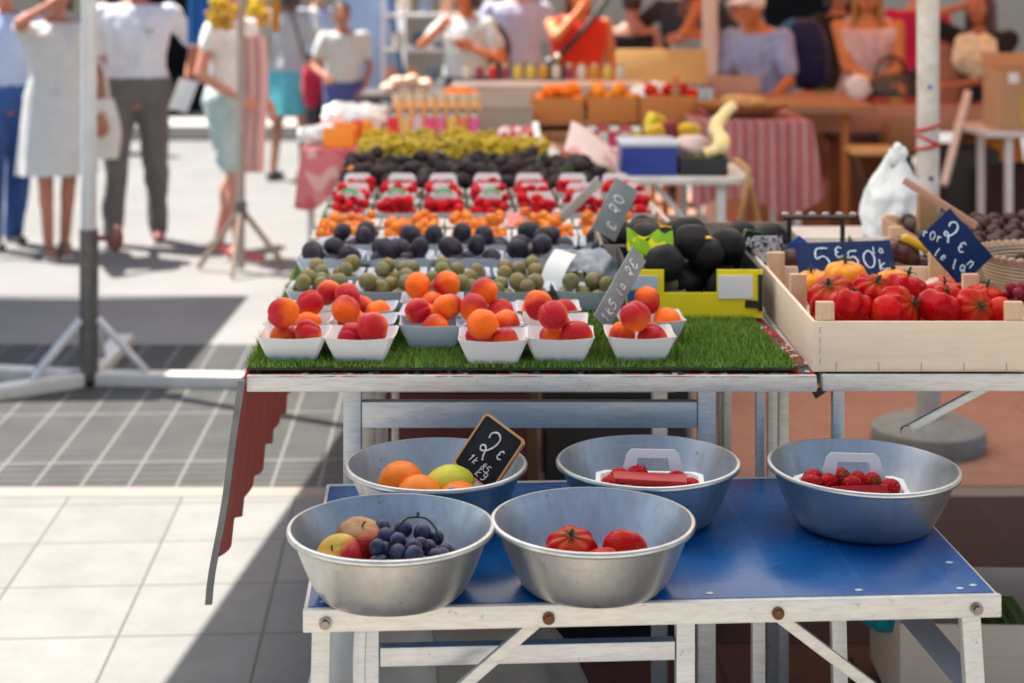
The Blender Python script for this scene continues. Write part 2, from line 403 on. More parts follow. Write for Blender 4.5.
# ================================================================ camera, light
cam = bpy.data.cameras.new('camera'); co = bpy.data.objects.new('camera', cam); COL.objects.link(co); SC.camera = co
co.location = (0, 0, HC); co.rotation_euler = (R(90), 0, 0)
cam.sensor_width = 36; cam.lens = F*36/1024; cam.shift_y = -(341.5-YH)/1024; cam.clip_end = 300; cam.clip_start = .05
cam.dof.use_dof = True; cam.dof.focus_distance = 2.80; cam.dof.aperture_fstop = cam.lens/1000/.0182
SUN_EL = 62.0; SUN_DIR = Vector((-.87, .49, 0)).normalized()
sv = Vector((SUN_DIR.x*math.cos(R(SUN_EL)), SUN_DIR.y*math.cos(R(SUN_EL)), math.sin(R(SUN_EL))))
sl = bpy.data.lights.new('sun', 'SUN'); sl.energy = 5.0; sl.angle = R(.5); sl.color = (1, .945, .87)
so = bpy.data.objects.new('sun', sl); COL.objects.link(so); so.rotation_euler = sv.to_track_quat('Z', 'Y').to_euler()
w = bpy.data.worlds.new('World'); SC.world = w; w.use_nodes = True
nt = w.node_tree; bg = nt.nodes['Background']; sk = nt.nodes.new('ShaderNodeTexSky'); sk.sky_type = 'NISHITA'; sk.sun_disc = False
sk.sun_elevation = R(SUN_EL); sk.sun_rotation = math.atan2(SUN_DIR.x, SUN_DIR.y); nt.links.new(sk.outputs[0], bg.inputs[0]); bg.inputs[1].default_value = .06
vs = SC.view_settings; vs.view_transform = 'Standard'; vs.look = 'None'; vs.gamma = 1; vs.exposure = 1.42
SC.cycles.max_bounces = 8; SC.cycles.transmission_bounces = 6; SC.cycles.diffuse_bounces = 5; SC.cycles.use_denoising = True
SC.cycles.sample_clamp_indirect = 8
# ================================================================ ground
def flat(name, poly, z, m, kind='structure', th=None):
    mb = MB(); mb.add([(x, y, z) for x, y in poly], [list(range(len(poly)))])
    return tag(mb.build(name, m, smooth=0), kind=kind)
flat('ground', [(-60, -30), (60, -30), (60, 120), (-60, 120)], 0, m_ground('pale plaza paving', (.20, .198, .193), (.165, .163, .158), sc=1.2))
flat('bounce_pavement', [(-30, -25), (30, -25), (30, 2.15), (-30, 2.15)], .004, m_ground('bounce pale stone', (.46, .42, .36), (.40, .365, .31), sc=1.2))  # unseen lighter ground, added to bounce warm light onto the front faces
SK = -.05   # skew of the plaza joints
def band(name, d0, d1, x0, x1, z, m): return flat(name, [(x0+SK*d0, d0), (x1+SK*d0, d0), (x1+SK*d1, d1), (x0+SK*d1, d1)], z, m)
band('pavement', 2.6, 5.16, -8, -.15, .004, m_slabs())
flat('pavement', [(-8.6, 5.165), (6, 5.165), (6, 5.26), (-8.6, 5.26)], .004, m_ground('pink kerb stone', (.26, .215, .185), (.22, .18, .155)))
flat('drain_grate', [(-9, 5.265), (-.16, 5.265), (-.22, 7.32), (-9, 7.32)], .004, m_grate())
flat('terracotta_pavement', [(-.15, 5.27), (7, 5.27), (7, 12.5), (-.15, 12.5)], .004, m_tiles('terracotta paving', (.42, .22, .15), (.37, .19, .13), (.30, .16, .12), 1.3, .9))
flat('shade_dark_pavement', [(-.345, 4.02), (6, 4.02), (6, 5.16), (-.40, 5.16)], .004, m_tiles('shade dark paving', (.022, .015, .014), (.016, .011, .011), (.05, .018, .017), .42, .30))  # brown tile tone, with canopy shade darkened into its colour
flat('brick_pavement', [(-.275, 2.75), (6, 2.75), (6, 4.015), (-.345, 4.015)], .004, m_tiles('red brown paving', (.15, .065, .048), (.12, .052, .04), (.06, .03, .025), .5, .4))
# ================================================================ buildings behind
WALL = m_ground('warm plaster', (.42, .36, .28), (.37, .31, .24), sc=.7); STONE = m_ground('stone', (.46, .44, .40), (.40, .38, .35), sc=1.5)
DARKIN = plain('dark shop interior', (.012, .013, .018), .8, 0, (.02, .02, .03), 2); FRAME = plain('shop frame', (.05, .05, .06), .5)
def facade(name, label, x0, x1, y, opens, wm, h=5.2):
    t = thing(name, label, 'building', (0, y, 0)); mb = MB()
    xs = sorted(opens); cur = x0
    for a, b, top in xs:
        mb.box(((cur+a)/2, .2, h/2), (a-cur, .4, h)); mb.box(((a+b)/2, .2, (h+top)/2), (b-a, .4, h-top)); cur = b
    mb.box(((cur+x1)/2, .2, h/2), (x1-cur, .4, h)); mb.build('wall', wm, t)
    mb = MB(); cur = x0
    for a, b, top in xs+[(x1, x1, 0)]: mb.box(((cur+a)/2, -.04, .17), (a-cur, .07, .3)); cur = b
    mb.box(((x0+x1)/2, .2, h+.12), (x1-x0+.2, .7, .24), bev=.03); mb.build('stone_trim', STONE, t)
    for a, b, top in xs:
        f = MB()
        for q in (a+.05, b-.05): f.box((q, .12, top/2), (.1, .14, top))
        f.box(((a+b)/2, .12, top-.05), (b-a-.2, .14, .1)); o = f.build('shop_window', FRAME, t)
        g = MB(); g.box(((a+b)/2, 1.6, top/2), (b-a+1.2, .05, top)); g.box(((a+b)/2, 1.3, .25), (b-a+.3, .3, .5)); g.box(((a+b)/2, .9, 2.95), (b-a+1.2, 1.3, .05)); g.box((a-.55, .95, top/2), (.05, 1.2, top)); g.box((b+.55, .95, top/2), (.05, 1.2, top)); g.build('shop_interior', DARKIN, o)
    return t
facade('shop_building', 'pale plaster shop front with dark openings behind the shoppers', -14, -1.4, 19.2, [(-10.4, -7.6, 2.7), (-4.75, -3.15, 2.8)], WALL)
facade('market_hall', 'beige market hall front behind the far stalls', -1.35, 14, 20.5, [(3.1, 4.6, 2.6), (7.2, 9.6, 2.6)], m_ground('sand plaster', (.50, .44, .34), (.44, .38, .29), sc=.7))
st = MB(); st.box((-7.2, 17.2, .075), (11.4, 1.1, .15), bev=.015); tag(st.build('kerb', STONE), kind='structure')
# ================================================================ canopies (unseen roofs above the frame)
CW = fabric_canopy('white awning canvas', (.84, .82, .78), .66); CO = fabric_canopy('orange awning canvas', (.88, .36, .14), .34); CB = fabric_canopy('blue awning canvas', (.12, .2, .45), .3)
def awning(name, label, x0, x1, y0, y1, h, m, rise=.25, rz=0.0):
    t = thing(name, label, 'canopy', ((x0+x1)/2, (y0+y1)/2, h), rz); a = (x1-x0)/2; b = (y1-y0)/2
    mb = MB(); mb.sheet(lambda u, v: (-a+2*a*u, -b+2*b*v, rise*(1-abs(2*u-1))), 8, 4); mb.build('canvas', m, t, smooth=0)
    mb = MB(); mb.tube([(-a, -b, 0), (a, -b, 0)], .018); mb.tube([(-a, b, 0), (a, b, 0)], .018); mb.tube([(-a, -b, 0), (-a, b, 0)], .018); mb.tube([(a, -b, 0), (a, b, 0)], .018)
    mb.tube([(0, -b, rise-.02), (0, b, rise-.02)], .018); mb.build('frame', ALU2, t)
    return t
awning('stall_canopy', 'white canvas awning stretched over the fruit stall', -1.74, 1.95, 2.40, 9.3, 2.34, CW, .25, R(-5.2))
awning('rear_stall_canopy', 'orange canvas awning stretched over the rear stall', .2, 7.5, 7.0, 13.4, 2.75, CO)
awning('added_shade_roof', 'unseen blue canvas roof added to shade the left ground', -4.6, -2.55, 7.0, 9.1, 2.5, CB)  # unseen extra roof, added to cast shade on the left ground
# ================================================================ poles
def pole(px, pyb, r, name, label, col, top=2.35):
    g = G(px, pyb); return thing(name, label, 'pole', g)
GREYP = plain('grey painted pole', (.56, .57, .58), .4, .2, (.46, .47, .48), 6); DPOLE = plain('dark steel sleeve', (.16, .155, .15), .45, .6, (.10, .10, .10), 20)
WPOLE = plain('chipped white paint', (.66, .62, .57), .5, .0, (.52, .46, .40), 14, contrast=.25)
p = pole(89, 385, 0, 'awning_post', 'grey awning post with dark lower sleeve and flat white cross foot', GREYP)
MB().tube([(0, 0, .62), (0, 0, 2.35)], .031, 20).build('upper_tube', GREYP, p)
MB().tube([(0, 0, .02), (0, 0, .635)], .038, 20).build('sleeve', DPOLE, p)
mb = MB(); mb.tube([(0, 0, .60), (.10, -.02, .60)], .012); mb.ball((.115, -.02, .60), (.03, .03, .055)); mb.build('clamp_knob', plain('red brown knob', (.16, .05, .04), .5), p)
FOOTW = plain('white foot steel', (.62, .62, .60), .5, .1, (.50, .50, .48), 10)
for ang, L in ((-4, .64), (176-8, .6), (92, .7), (218, .62)):
    mb = MB(); a = R(ang); q = Vector((math.cos(a)*L, math.sin(a)*L, .03)); mb.bar((q.x*.06, q.y*.06, .03), q, .085, .05); mb.build('foot_bar', FOOTW, p)
    mb = MB(); mb.bar((q.x*.06, q.y*.06, .27), (q.x*.38, q.y*.38, .055), .03, .02); mb.build('brace', GREYP, p)
p = pole(241, 272, 0, 'parasol_pole', 'thin grey parasol pole on a splayed tripod with goods hanging from it', GREYP)
TRI = plain('dull bronze tube', (.33, .26, .20), .5, .3)
MB().tube([(0, 0, .02), (0, 0, 2.4)], .023, 14).build('tube', plain('pinkish grey tube', (.42, .36, .33), .45, .3), p)
for ang in (172, 18, 268):
    a = R(ang); mb = MB(); mb.tube([(0, 0, .36), (math.cos(a)*.25, math.sin(a)*.25, .02)], .016, 8); mb.build('leg', TRI, p)
mb = MB(); mb.tube([(0, 0, .30), (0, 0, .40)], .034, 12); mb.build('collar', DPOLE, p)
p = pole(928, 448, 0, 'awning_post', 'thick chipped white awning post with red tape and round concrete foot', WPOLE)
MB().tube([(0, 0, .30), (0, 0, 2.35)], .039, 24).build('shaft', WPOLE, p)
MB().tube([(0, 0, .10), (0, 0, .76)], .043, 24).build('sleeve', plain('grey post sleeve', (.50, .47, .44), .5, .1, (.42, .39, .36), 12), p)
MB().lathe([(.001, 0), (.19, 0), (.20, .03), (.195, .075), (.15, .10), (.05, .115), (.001, .115)], 40).build('concrete_foot', plain('grey concrete', (.30, .31, .29), .9, 0, (.22, .23, .21), 20, .3), p)
mb = MB(); RED = plain('red tape', (.55, .02, .03), .4)
for z, tl in ((1.132, .012), (1.085, -.02), (1.065, .01)):
    mb.tube([(.041*math.cos(t*.3), .041*math.sin(t*.3), z+tl*math.cos(t*.3)) for t in range(22)], .006, 6)
mb.build('red_tape', RED, p)
mb = MB(); mb.ball((-.004, -.039, 1.275), (.008, .004, .008)); mb.build('blue_sticker', plain('blue dot', (.02, .15, .5), .5), p)
mb = MB(); mb.tube([(.0, -.030, .955), (.0, -.046, .955)], .008, 10); mb.build('bolt_hole', BLACKPL, p)
g = V(710, 60, 10.2); p = thing('awning_post', 'slim pinkish white awning post between the far stalls', 'pole', (g.x, g.y, 0))
MB().box((0, 0, 1.25), (.09, .09, 2.5), bev=.008).build('shaft', plain('pinkish post paint', (.62, .52, .46), .5, 0, (.55, .45, .40), 6), p)
MB().box((0, 0, .02), (.22, .22, .04), bev=.006).build('foot_plate', DPOLE, p)
# ================================================================ blue table
D0 = 2.455
bt = thing('folding_table', 'low folding table with blue top and worn white rail carrying the metal bowls', 'table', G(303, 608, .7).xy.to_3d(), R(3.2))
W = 1.075; DP = .60; ZT = .70
mb = MB(); mb.box((W/2, DP/2+.004, ZT-.011), (W-.012, DP-.012, .018), bev=.002); top = mb.build('table_top', BLUE, bt)
RIV = MB().ball((0, 0, 0), (.007, .005, .0018), 10, 5).mesh('rivet', plain('pale rivet', (.55, .6, .66), .4, .3))
for x, y in ((.03, .02), (.045, .012), (.40, .012), (.64, .35), (.625, .02), (.86, .02), (1.02, .018), (1.045, .03), (1.04, .13), (1.04, .31), (.02, .2), (.02, .42), (.30, .575), (.5, .575), (.7, .575), (.9, .575)):
    place(RIV, 'rivet', top, (x, y+.008, ZT-.0015))
mb = MB(); mb.box((W/2, 0, ZT-.0185), (W, .012, .035), bev=.003); mb.build('front_rail', ALU, bt)
mb = MB(); mb.box((W/2, DP+.006, ZT-.0185), (W, .012, .033), bev=.003); mb.build('rear_rail', ALU, bt)
for x in (0, W):
    mb = MB(); mb.box((x+(.006 if x == 0 else -.006), DP/2+.003, ZT-.020), (.012, DP-.012, .030), bev=.003); mb.build('side_rail', ALU, bt)
for x, m in ((.034, BOLT), (.372, RUST), (.725, RUST), (1.035, BOLT)):
    mb = MB(); mb.tube([(x, -.004, ZT-.021), (x, -.010, ZT-.021)], .0095, 14); mb.tube([(x, -.010, ZT-.021), (x, -.015, ZT-.021)], .006, 6); mb.build('bolt', m, bt)
def leg(p, q, w, t, m, parent, nm='leg'): mb = MB(); mb.bar(p, q, w, t, (0, 1, 0)); return mb.build(nm, m, parent)
leg((.027, .014, ZT-.037), (.012, .02, 0), .028, .018, ALU, bt); leg((1.030, .014, ZT-.037), (1.075, .02, 0), .030, .022, ALU, bt)
mb = MB(); c = [(.085, .10, 0), (.085, .10, .58), (.088, .10, .645), (.10, .10, .66)]
mb.tube(c, .014, 10); mb.bar((.097, .10, 0), (.097, .10, ZT-.037), .030, .024, (0, 1, 0)); mb.build('leg', ALU2, bt)
leg((.598, .10, ZT-.037), (.598, .10, 0), .030, .024, ALU2, bt); leg((.114, .10, .585), (.581, .10, .585), .03, .022, ALU2, bt, 'cross_bar')
leg((.36, .03, ZT-.037), (.12, .05, .45), .018, .012, ALU, bt, 'brace'); leg((.73, .03, ZT-.037), (1.0, .05, .45), .018, .012, ALU, bt, 'brace')
leg((.80, .50, ZT-.037), (.80, .50, 0), .024, .02, ALU2, bt); leg((.90, .32, ZT-.037), (.915, .32, 0), .026, .02, ALU2, bt); leg((.16, .54, ZT-.037), (.16, .54, 0), .024, .02, ALU2, bt); leg((.68, .57, ZT-.037), (.68, .57, .62), .012, .012, ALU2, bt)
leg((.93, .30, ZT-.037), (1.06, .05, .52), .040, .012, plain('grey brace steel', (.30, .30, .31), .45, .4), bt, 'brace'); leg((.84, .42, ZT-.037), (.92, .33, .60), .018, .01, ALU, bt, 'brace')
mb = MB()
for z in (.605, .575): mb.tube([(.908, .31, z), (.908, .305, z)], .006, 10)
mb.build('bolt', BOLT, bt)
# ================================================================ bowls
def bowl_profile(Ro, Rb, H, t=.004):
    out = [(.001, 0.0), (Rb-.012, 0.0), (Rb-.003, .003), (Rb+.003, .010)]
    for i in range(1, 9):
        u = i/8; out.append((Rb+.003+(Ro-.006-Rb-.003)*u**.82, .010+(H-.014)*u))
    out += [(Ro-.001, H-.004), (Ro+.003, H-.002), (Ro+.004, H+.002), (Ro+.002, H+.0055), (Ro-.003, H+.006), (Ro-.005, H+.002)]
    for i in range(7, -1, -1):
        u = i/8; out.append((Rb-.001+(Ro-.0075-Rb+.001)*u**.82, .012+(H-.016)*u))
    out += [(Rb-.010, .008), (.001, .006)]
    return out
BOWLS = {}
def bowl(key, pxc, pyc, Rr, label, hr=.80, tilt=(0, 0, 0)):
    d = F*(HC-hr)/(pyc-YH); x = (pxc-512)*d/F
    mb = MB(); mb.lathe(bowl_profile(Rr, Rr*.715, .097), 64)
    # slight dents so the rim is not a perfect circle
    for v in mb.v:
        a = math.atan2(v.y, v.x); k = 1+.007*math.sin(2*a+pxc)+.004*math.sin(5*a+pyc); v.x *= k; v.y *= k
    o = mb.build('metal_bowl', BOWL, None, (x, d, .7015), tilt, 50)
    tag(o, label, 'bowl', None); BOWLS[key] = Vector((x, d, .7015)); return o
bowl('fl', 391, 528, .157, 'dented zinc bowl holding two apples and dark grapes')
bowl('fc', 593, 521, .157, 'dented zinc bowl holding the ribbed red tomatoes')
bowl('bc', 648, 462, .158, 'dented zinc bowl with a tray of strawberries under a red lid')
bowl('br', 862, 467, .163, 'zinc bowl with uncovered strawberries at the blue table edge', tilt=(0, R(1.2), 0))
bowl('bl', 436, 465, .156, 'dented zinc bowl holding oranges, a lemon and a chalk sign')
# ---- fruit meshes
def ribbed(n, depth, dimple=.16, squash=1.0):
    def fn(d):
        a = math.atan2(d.y, d.x); s = math.sqrt(max(0, 1-d.z*d.z))
        k = 1 - depth*(.5+.5*math.cos(n*a+.7*math.sin(a*2)))*s**.8
        top = max(0, d.z-.55)/.45; bot = max(0, -d.z-.7)/.3
        return k*(1-dimple*top**1.6)*(1-.08*bot)
    return fn
def lump(amp, sc, seed, crease=0):
    def fn(d):
        k = 1+amp*noise.noise(d*sc+Vector((seed, seed*.7, 0)))
        if crease:
            a = math.atan2(d.y, d.x); k -= crease*math.exp(-(a/.16)**2)*math.sqrt(max(0, 1-d.z*d.z))
        k -= .10*math.exp(-((1-d.z)/.05))
        return k
    return fn
M_APR = m_apricot()
M_TOM = m_fruit('red tomato', (.54, .006, .006), (.40, .003, .006), (.60, .035, .006), None, .14, 14, .10, rv=.35, shoulder=(.42, .10, .008))
M_TOMD = m_fruit('dark tomato', (.10, .02, .012), (.05, .015, .014), (.16, .03, .01), None, .22, 14, .25)
M_YTOM = m_fruit('yellow tomato', (.82, .33, .008), (.76, .24, .006), (.80, .16, .008), None, .25, 12, .25)
M_ORANGE = m_fruit('orange peel', (.86, .22, .005), (.80, .16, .004), None, None, .4, 30); M_LEMON = m_fruit('lemon peel', (.72, .58, .03), (.55, .55, .05), None, None, .4, 25)
M_APPLE = m_apple('apple skin', (.78, .42, .045), (.52, .015, .025), (.50, .42, .06), 26)
M_RUSSET = m_apple('russet apple skin', (.30, .13, .035), (.48, .022, .018), (.62, .30, .04), 20)
M_GRAPE = m_fruit('dark grape', (.012, .012, .035), (.03, .02, .06), None, (.09, .10, .19), .4, 50)
M_GPLUM = m_fruit('green plum', (.20, .16, .018), (.12, .12, .02), (.26, .10, .03), (.24, .22, .16), .45, 40)
M_DPLUM = m_fruit('dark plum', (.012, .009, .017), (.022, .012, .022), None, (.062, .062, .088), .5, 40, .2)
M_MIRA = m_fruit('mirabelle', (.72, .24, .012), (.64, .16, .01), (.55, .09, .01), None, .4, 60)
M_STRAW = m_fruit('strawberry', (.52, .006, .010), (.40, .004, .010), None, None, .25, 40, .1, seeds=True)
M_STRAWF = m_fruit('small strawberry', (.55, .008, .014), (.38, .004, .012), None, None, .3, 40, .1)
M_FIG = m_fruit('fig skin', (.010, .008, .012), (.022, .010, .012), (.05, .012, .014), (.022, .022, .028), .5, 30, .15)
M_AVO = m_fruit('dark avocado', (.008, .0075, .008), (.012, .011, .011), None, (.016, .015, .015), .55, 60, .2)
def calyx(r, z, n=6, up=.012, m=GREEN_STEM, stemr=.003, spread=1.0):
    mb = MB()
    for i in range(n):
        a = 2*math.pi*i/n+random.uniform(-.2, .2); c, s = math.cos(a), math.sin(a); q = Vector((-s, c, 0))*r*.16
        e = Vector((c, s, 0))
        mb.sheet(lambda u, v: e*(r*spread*u+.001)+q*(2*v-1)*(1-u*.9)+Vector((0, 0, z+.003+.25*r*math.sin(u*3))), 4, 2, .0006)
    mb.tube(spline([(0, 0, z-.004), (0, 0, z+up*.6), (up*.3, 0, z+up)], 3), stemr, 6)
    return mb
def fruit_with_top(name, me, top_me, tm, loc, rot, label, cat, group=None, scale=1.0, topname='stem'):
    o = place(me, name, None, loc, rot, (scale,)*3); tag(o, label, cat, group)
    if top_me: place(top_me, topname, o)
    return o
ME = {}
for i in range(4): ME['apr%d' % i] = MB().ball((0, 0, 0), (.0280+.0008*i, .0288, .0312-.0012*i), 28, 18, fn=lump(.10, 1.3, i*3.1+1, .085)).mesh('apricot', M_APR, 0)
for i in range(3):
    ME['tom%d' % i] = MB().ball((0, 0, 0), (.047, .045, .036), 56, 26, fn=ribbed(7+i, .10+.02*i, .22)).mesh('tomato', M_TOM, 0)
ME['smooth_tom'] = MB().ball((0, 0, 0), (.037, .037, .034), 32, 18, fn=ribbed(5, .015, .1)).mesh('tomato', M_TOM, 0)
ME['ytom'] = MB().ball((0, 0, 0), (.043, .041, .034), 56, 26, fn=ribbed(8, .07, .2)).mesh('yellow_tomato', M_YTOM, 0)
ME['dtom'] = MB().ball((0, 0, 0), (.050, .046, .036), 56, 24, fn=ribbed(7, .09, .2)).mesh('dark_tomato', M_TOMD, 0)
ME['tomtop'] = calyx(.016, .029, 6, .014, DARK_STEM, .0028).mesh('stem', DARK_STEM)
for i in range(2):
    ME['gpl%d' % i] = MB().ball((0, 0, 0), (.0198, .0198, .0192), 20, 14, fn=lump(.03, 1.5, i*2.3, .03)).mesh('green_plum', M_GPLUM, 0)
    ME['dpl%d' % i] = MB().ball((0, 0, 0), (.031, .026, .026), 22, 14, fn=lump(.04, 1.3, i*5.3, .02)).mesh('dark_plum', M_DPLUM, 0)
    ME['mir%d' % i] = MB().ball((0, 0, 0), .0145, 14, 10, fn=lump(.03, 1.5, i*4.1)).mesh('mirabelle', M_MIRA, 0)
    ME['sfr%d' % i] = MB().ball((0, 0, 0), (.0155, .0155, .019), 14, 10, fn=lambda d: 1+.22*d.z-.12*max(0, d.z)**2).mesh('strawberry', M_STRAWF, 0)
    ME['fig%d' % i] = MB().ball((0, 0, 0), (.027, .027, .030), 18, 12, fn=lambda d: 1+.25*max(0, d.z)**4-.05*d.z).mesh('fig', M_FIG, 0)
ME['str'] = MB().ball((0, 0, 0), (.0165, .0165, .0205), 26, 18, fn=lambda d: 1+.22*d.z-.14*max(0, d.z)**2).mesh('strawberry', M_STRAW, 0)
ME['strtop'] = calyx(.011, .017, 8, .008, GREEN_STEM, .0012).mesh('leaves', GREEN_STEM)
def rr(): return (random.uniform(0, 6.28), random.uniform(0, 6.28), random.uniform(0, 6.28))
# ---- bowl 1: apples and grapes
B = BOWLS['fl']
appfn = ribbed(5, .03, .30)
a1 = MB().ball((0, 0, 0), (.041, .041, .036), 40, 24, fn=appfn).mesh('apple', M_RUSSET, 0); a2 = MB().ball((0, 0, 0), (.037, .037, .033), 40, 24, fn=appfn).mesh('apple', M_APPLE, 0)
ast = MB().tube(spline([(0, 0, .016), (.001, 0, .026), (.005, 0, .034)], 4), .0014, 6).mesh('stalk', DARK_STEM)
o = place(a1, 'apple', None, B+Vector((-.052, .040, .066)), (R(14), R(8), 0)); tag(o, 'russet brown apple with a red flank leaning on the yellow apple', 'apple'); place(ast, 'stalk', o)
o = place(a2, 'apple', None, B+Vector((-.080, -.012, .057)), (R(38), R(-28), 0)); tag(o, 'small yellow apple with red blush, lower of the two in the bowl', 'apple'); place(ast, 'stalk', o)
gb = thing('grape_bunch', 'bunch of dark blue grapes beside the apples in the zinc bowl', 'grapes', B)
gm = MB().ball((0, 0, 0), .0135, 18, 12).mesh('berry', M_GRAPE, 0); random.seed(11); gp = []
tries = 0
while len(gp) < 46 and tries < 6000:
    tries += 1
    q = Vector((random.uniform(-.02, .098), random.uniform(-.060, .062), 0))
    if (q-Vector((0,0,0))).length > .104: continue
    z = .020
    for k in gp:
        dd = (q.x-k.x)**2+(q.y-k.y)**2; m2 = (.0255)**2
        if dd < m2: z = max(z, k.z+math.sqrt(m2-dd))
    if z > .085 - .35*max(0, q.x-.02): continue
    gp.append(Vector((q.x, q.y, z)))
for k in gp: place(gm, 'berry', gb, k, rr(), (random.uniform(.92, 1.08),)*3)
mb = MB(); mb.tube(spline([(.00, .02, .082), (.022, .012, .108), (.040, .010, .112), (.056, .006, .110), (.070, .0, .096), (.072, -.002, .080)], 5), .0016, 6); mb.tube(spline([(.040, .01, .112), (.042, .012, .119)], 3), .0022, 6)
mb.build('stalk', DARK_STEM, gb)
# ---- bowl 2: tomatoes
B = BOWLS['fc']
fruit_with_top('tomato', ME['tom0'], ME['tomtop'], None, B+Vector((-.034, .018, .047)), (R(22), R(-8), .3), 'ribbed orange red tomato with dark stem in the zinc bowl', 'tomato', None, .93)
fruit_with_top('tomato', ME['smooth_tom'], None, None, B+Vector((.052, .022, .045)), (R(-30), R(15), 0), 'smooth round red tomato in the zinc bowl', 'tomato', None, 1.0)
fruit_with_top('tomato', ME['tom1'], None, None, B+Vector((.008, -.040, .041)), (R(150), 0, 1), 'low red tomato half hidden by the front bowl rim', 'tomato', None, .8)
# ---- strawberry trays in bowls
def berry_tray(key, off, label, lid, n, rz=0.0, z0=.012):
    B = BOWLS[key]; t = thing('berry_tray', label, 'tray', B+Vector(off), rz)
    w, dp, h = .090, .055, .040
    def ring(sx, sy, z, c=.016): return [Vector(q) for q in ((-sx+c, -sy, z), (sx-c, -sy, z), (sx, -sy+c, z), (sx, sy-c, z), (sx-c, sy, z), (-sx+c, sy, z), (-sx, sy-c, z), (-sx, -sy+c, z))]
    mb = MB(); mb.rings([ring(w-.02, dp-.015, z0), ring(w, dp, z0+h), ring(w+.006, dp+.006, z0+h+.001), ring(w+.006, dp+.006, z0+h+.003), ring(w-.003, dp-.003, z0+h+.003), ring(w-.022, dp-.017, z0+.003)]); mb.build('tray', WHITE_PLASTIC, t)
    mb = MB(); hw = .046
    poly = [(-hw-.012, 0), (-hw, .040), (-hw+.008, .047), (hw-.008, .047), (hw, .040), (hw+.012, 0), (hw-.014, 0), (hw-.019, .032), (-hw+.019, .032), (-hw+.014, 0)]
    vs = []
    mb.rings([[Vector((x, 0, z)) for x, z in poly], [Vector((x, .0035, z)) for x, z in poly]], M=Matrix.Translation((.006, .018, z0+h+.006)) @ Matrix.Rotation(R(-6), 4, 'X')); mb.build('handle', WHITE_PLASTIC, t)
    if lid:
        mb = MB(); mb.box((.0, -.018, z0+h+.012), (.13, .028, .012), (R(12), R(2), 0), .003); mb.build('red_card', plain('red card', (.52, .006, .012), .4), t)
    else:
        mb = MB(); mb.box((.010, -.038, z0+h+.007), (.095, .006, .015), (R(-20), R(-3), 0), .002); mb.build('red_card', plain('red card', (.52, .006, .012), .4), t)
    base = B+Vector(off); rot = Matrix.Rotation(rz, 3, 'Z'); ps = []; tr = 0
    while len(ps) < n and tr < 4000:
        tr += 1; q = Vector((random.uniform(-.072, .072), random.uniform(-.042, .036), 0)); z = z0+.02
        for k in ps:
            dd = (q.x-k.x)**2+(q.y-k.y)**2
            if dd < .031**2: z = max(z, k.z+math.sqrt(.031**2-dd))
        if z > z0+h+.010: continue
        if lid and z > z0+h-.012 and abs(q.x) < .065 and q.y < .004: continue
        if not lid and z > z0+h-.01 and q.y < -.022: continue
        ps.append(Vector((q.x, q.y, z)))
    for i, k in enumerate(ps):
        o = place(ME['str'], 'strawberry', None, base+rot @ k, (random.uniform(.9, 2.2), random.uniform(-.8, .8), random.uniform(0, 6.28)), (random.uniform(.9, 1.08),)*3)
        tag(o, 'red strawberry with green leaves '+('under the red card in the back zinc bowl' if lid else 'in the zinc bowl at the table edge'), 'strawberry', 'strawberries in the zinc bowls'); place(ME['strtop'], 'leaves', o)
berry_tray('bc', (.004, .012, .006), 'white handled tray of strawberries under a red card in a zinc bowl', True, 18, R(-4))
berry_tray('br', (-.018, .004, .010), 'white handled tray of bare strawberries in the zinc bowl', False, 24, R(-5))
# ---- bowl 5: oranges, lemon, sign
B = BOWLS['bl']
org = MB().ball((0, 0, 0), .040, 36, 22, fn=lump(.015, 2, 1)).mesh('orange', M_ORANGE, 0)
for off, s, lab in (((-.062, .012, .062), 1.0, 'bright orange with a green leaf at the rim of the back zinc bowl'), ((-.028, -.040, .052), 1.02, 'orange lying low in front of the lemon'), ((.042, -.050, .046), .98, 'reddish orange below the chalk sign with a blue sticker')):
    o = place(org, 'orange', None, B+Vector(off), rr(), (s,)*3); tag(o, lab, 'orange')
    if 'leaf' in lab:
        o.rotation_euler = (0, 0, 0)
        mb = MB(); mb.sheet(lambda u, v: ((-.008+.012*(2*v-1)*math.sin(math.pi*min(1, u+.02))+.006*u), -.042+.004*abs(2*v-1)-.002*u, -.026+.034*u), 8, 4, .0008); mb.build('leaf', plain('orange leaf', (.03, .10, .02), .35, 0, (.05, .14, .03), 60), o)
    if 'sticker' in lab:
        o.rotation_euler = (0, 0, 0); mb = MB(); mb.ball((-.012, -.018, .0335), (.006, .005, .002), 10, 6); mb.build('sticker', plain('fruit sticker', (.03, .2, .45), .4), o)
lem = MB().ball((0, 0, 0), (.043, .036, .034), 32, 20, fn=lambda d: 1+.16*abs(d.x)**9+.01*noise.noise(d*4)).mesh('lemon', M_LEMON, 0)
o = place(lem, 'lemon', None, B+Vector((.020, .028, .055)), (0, R(-12), R(14))); tag(o, 'greenish yellow lemon between the oranges and the chalk sign', 'lemon')
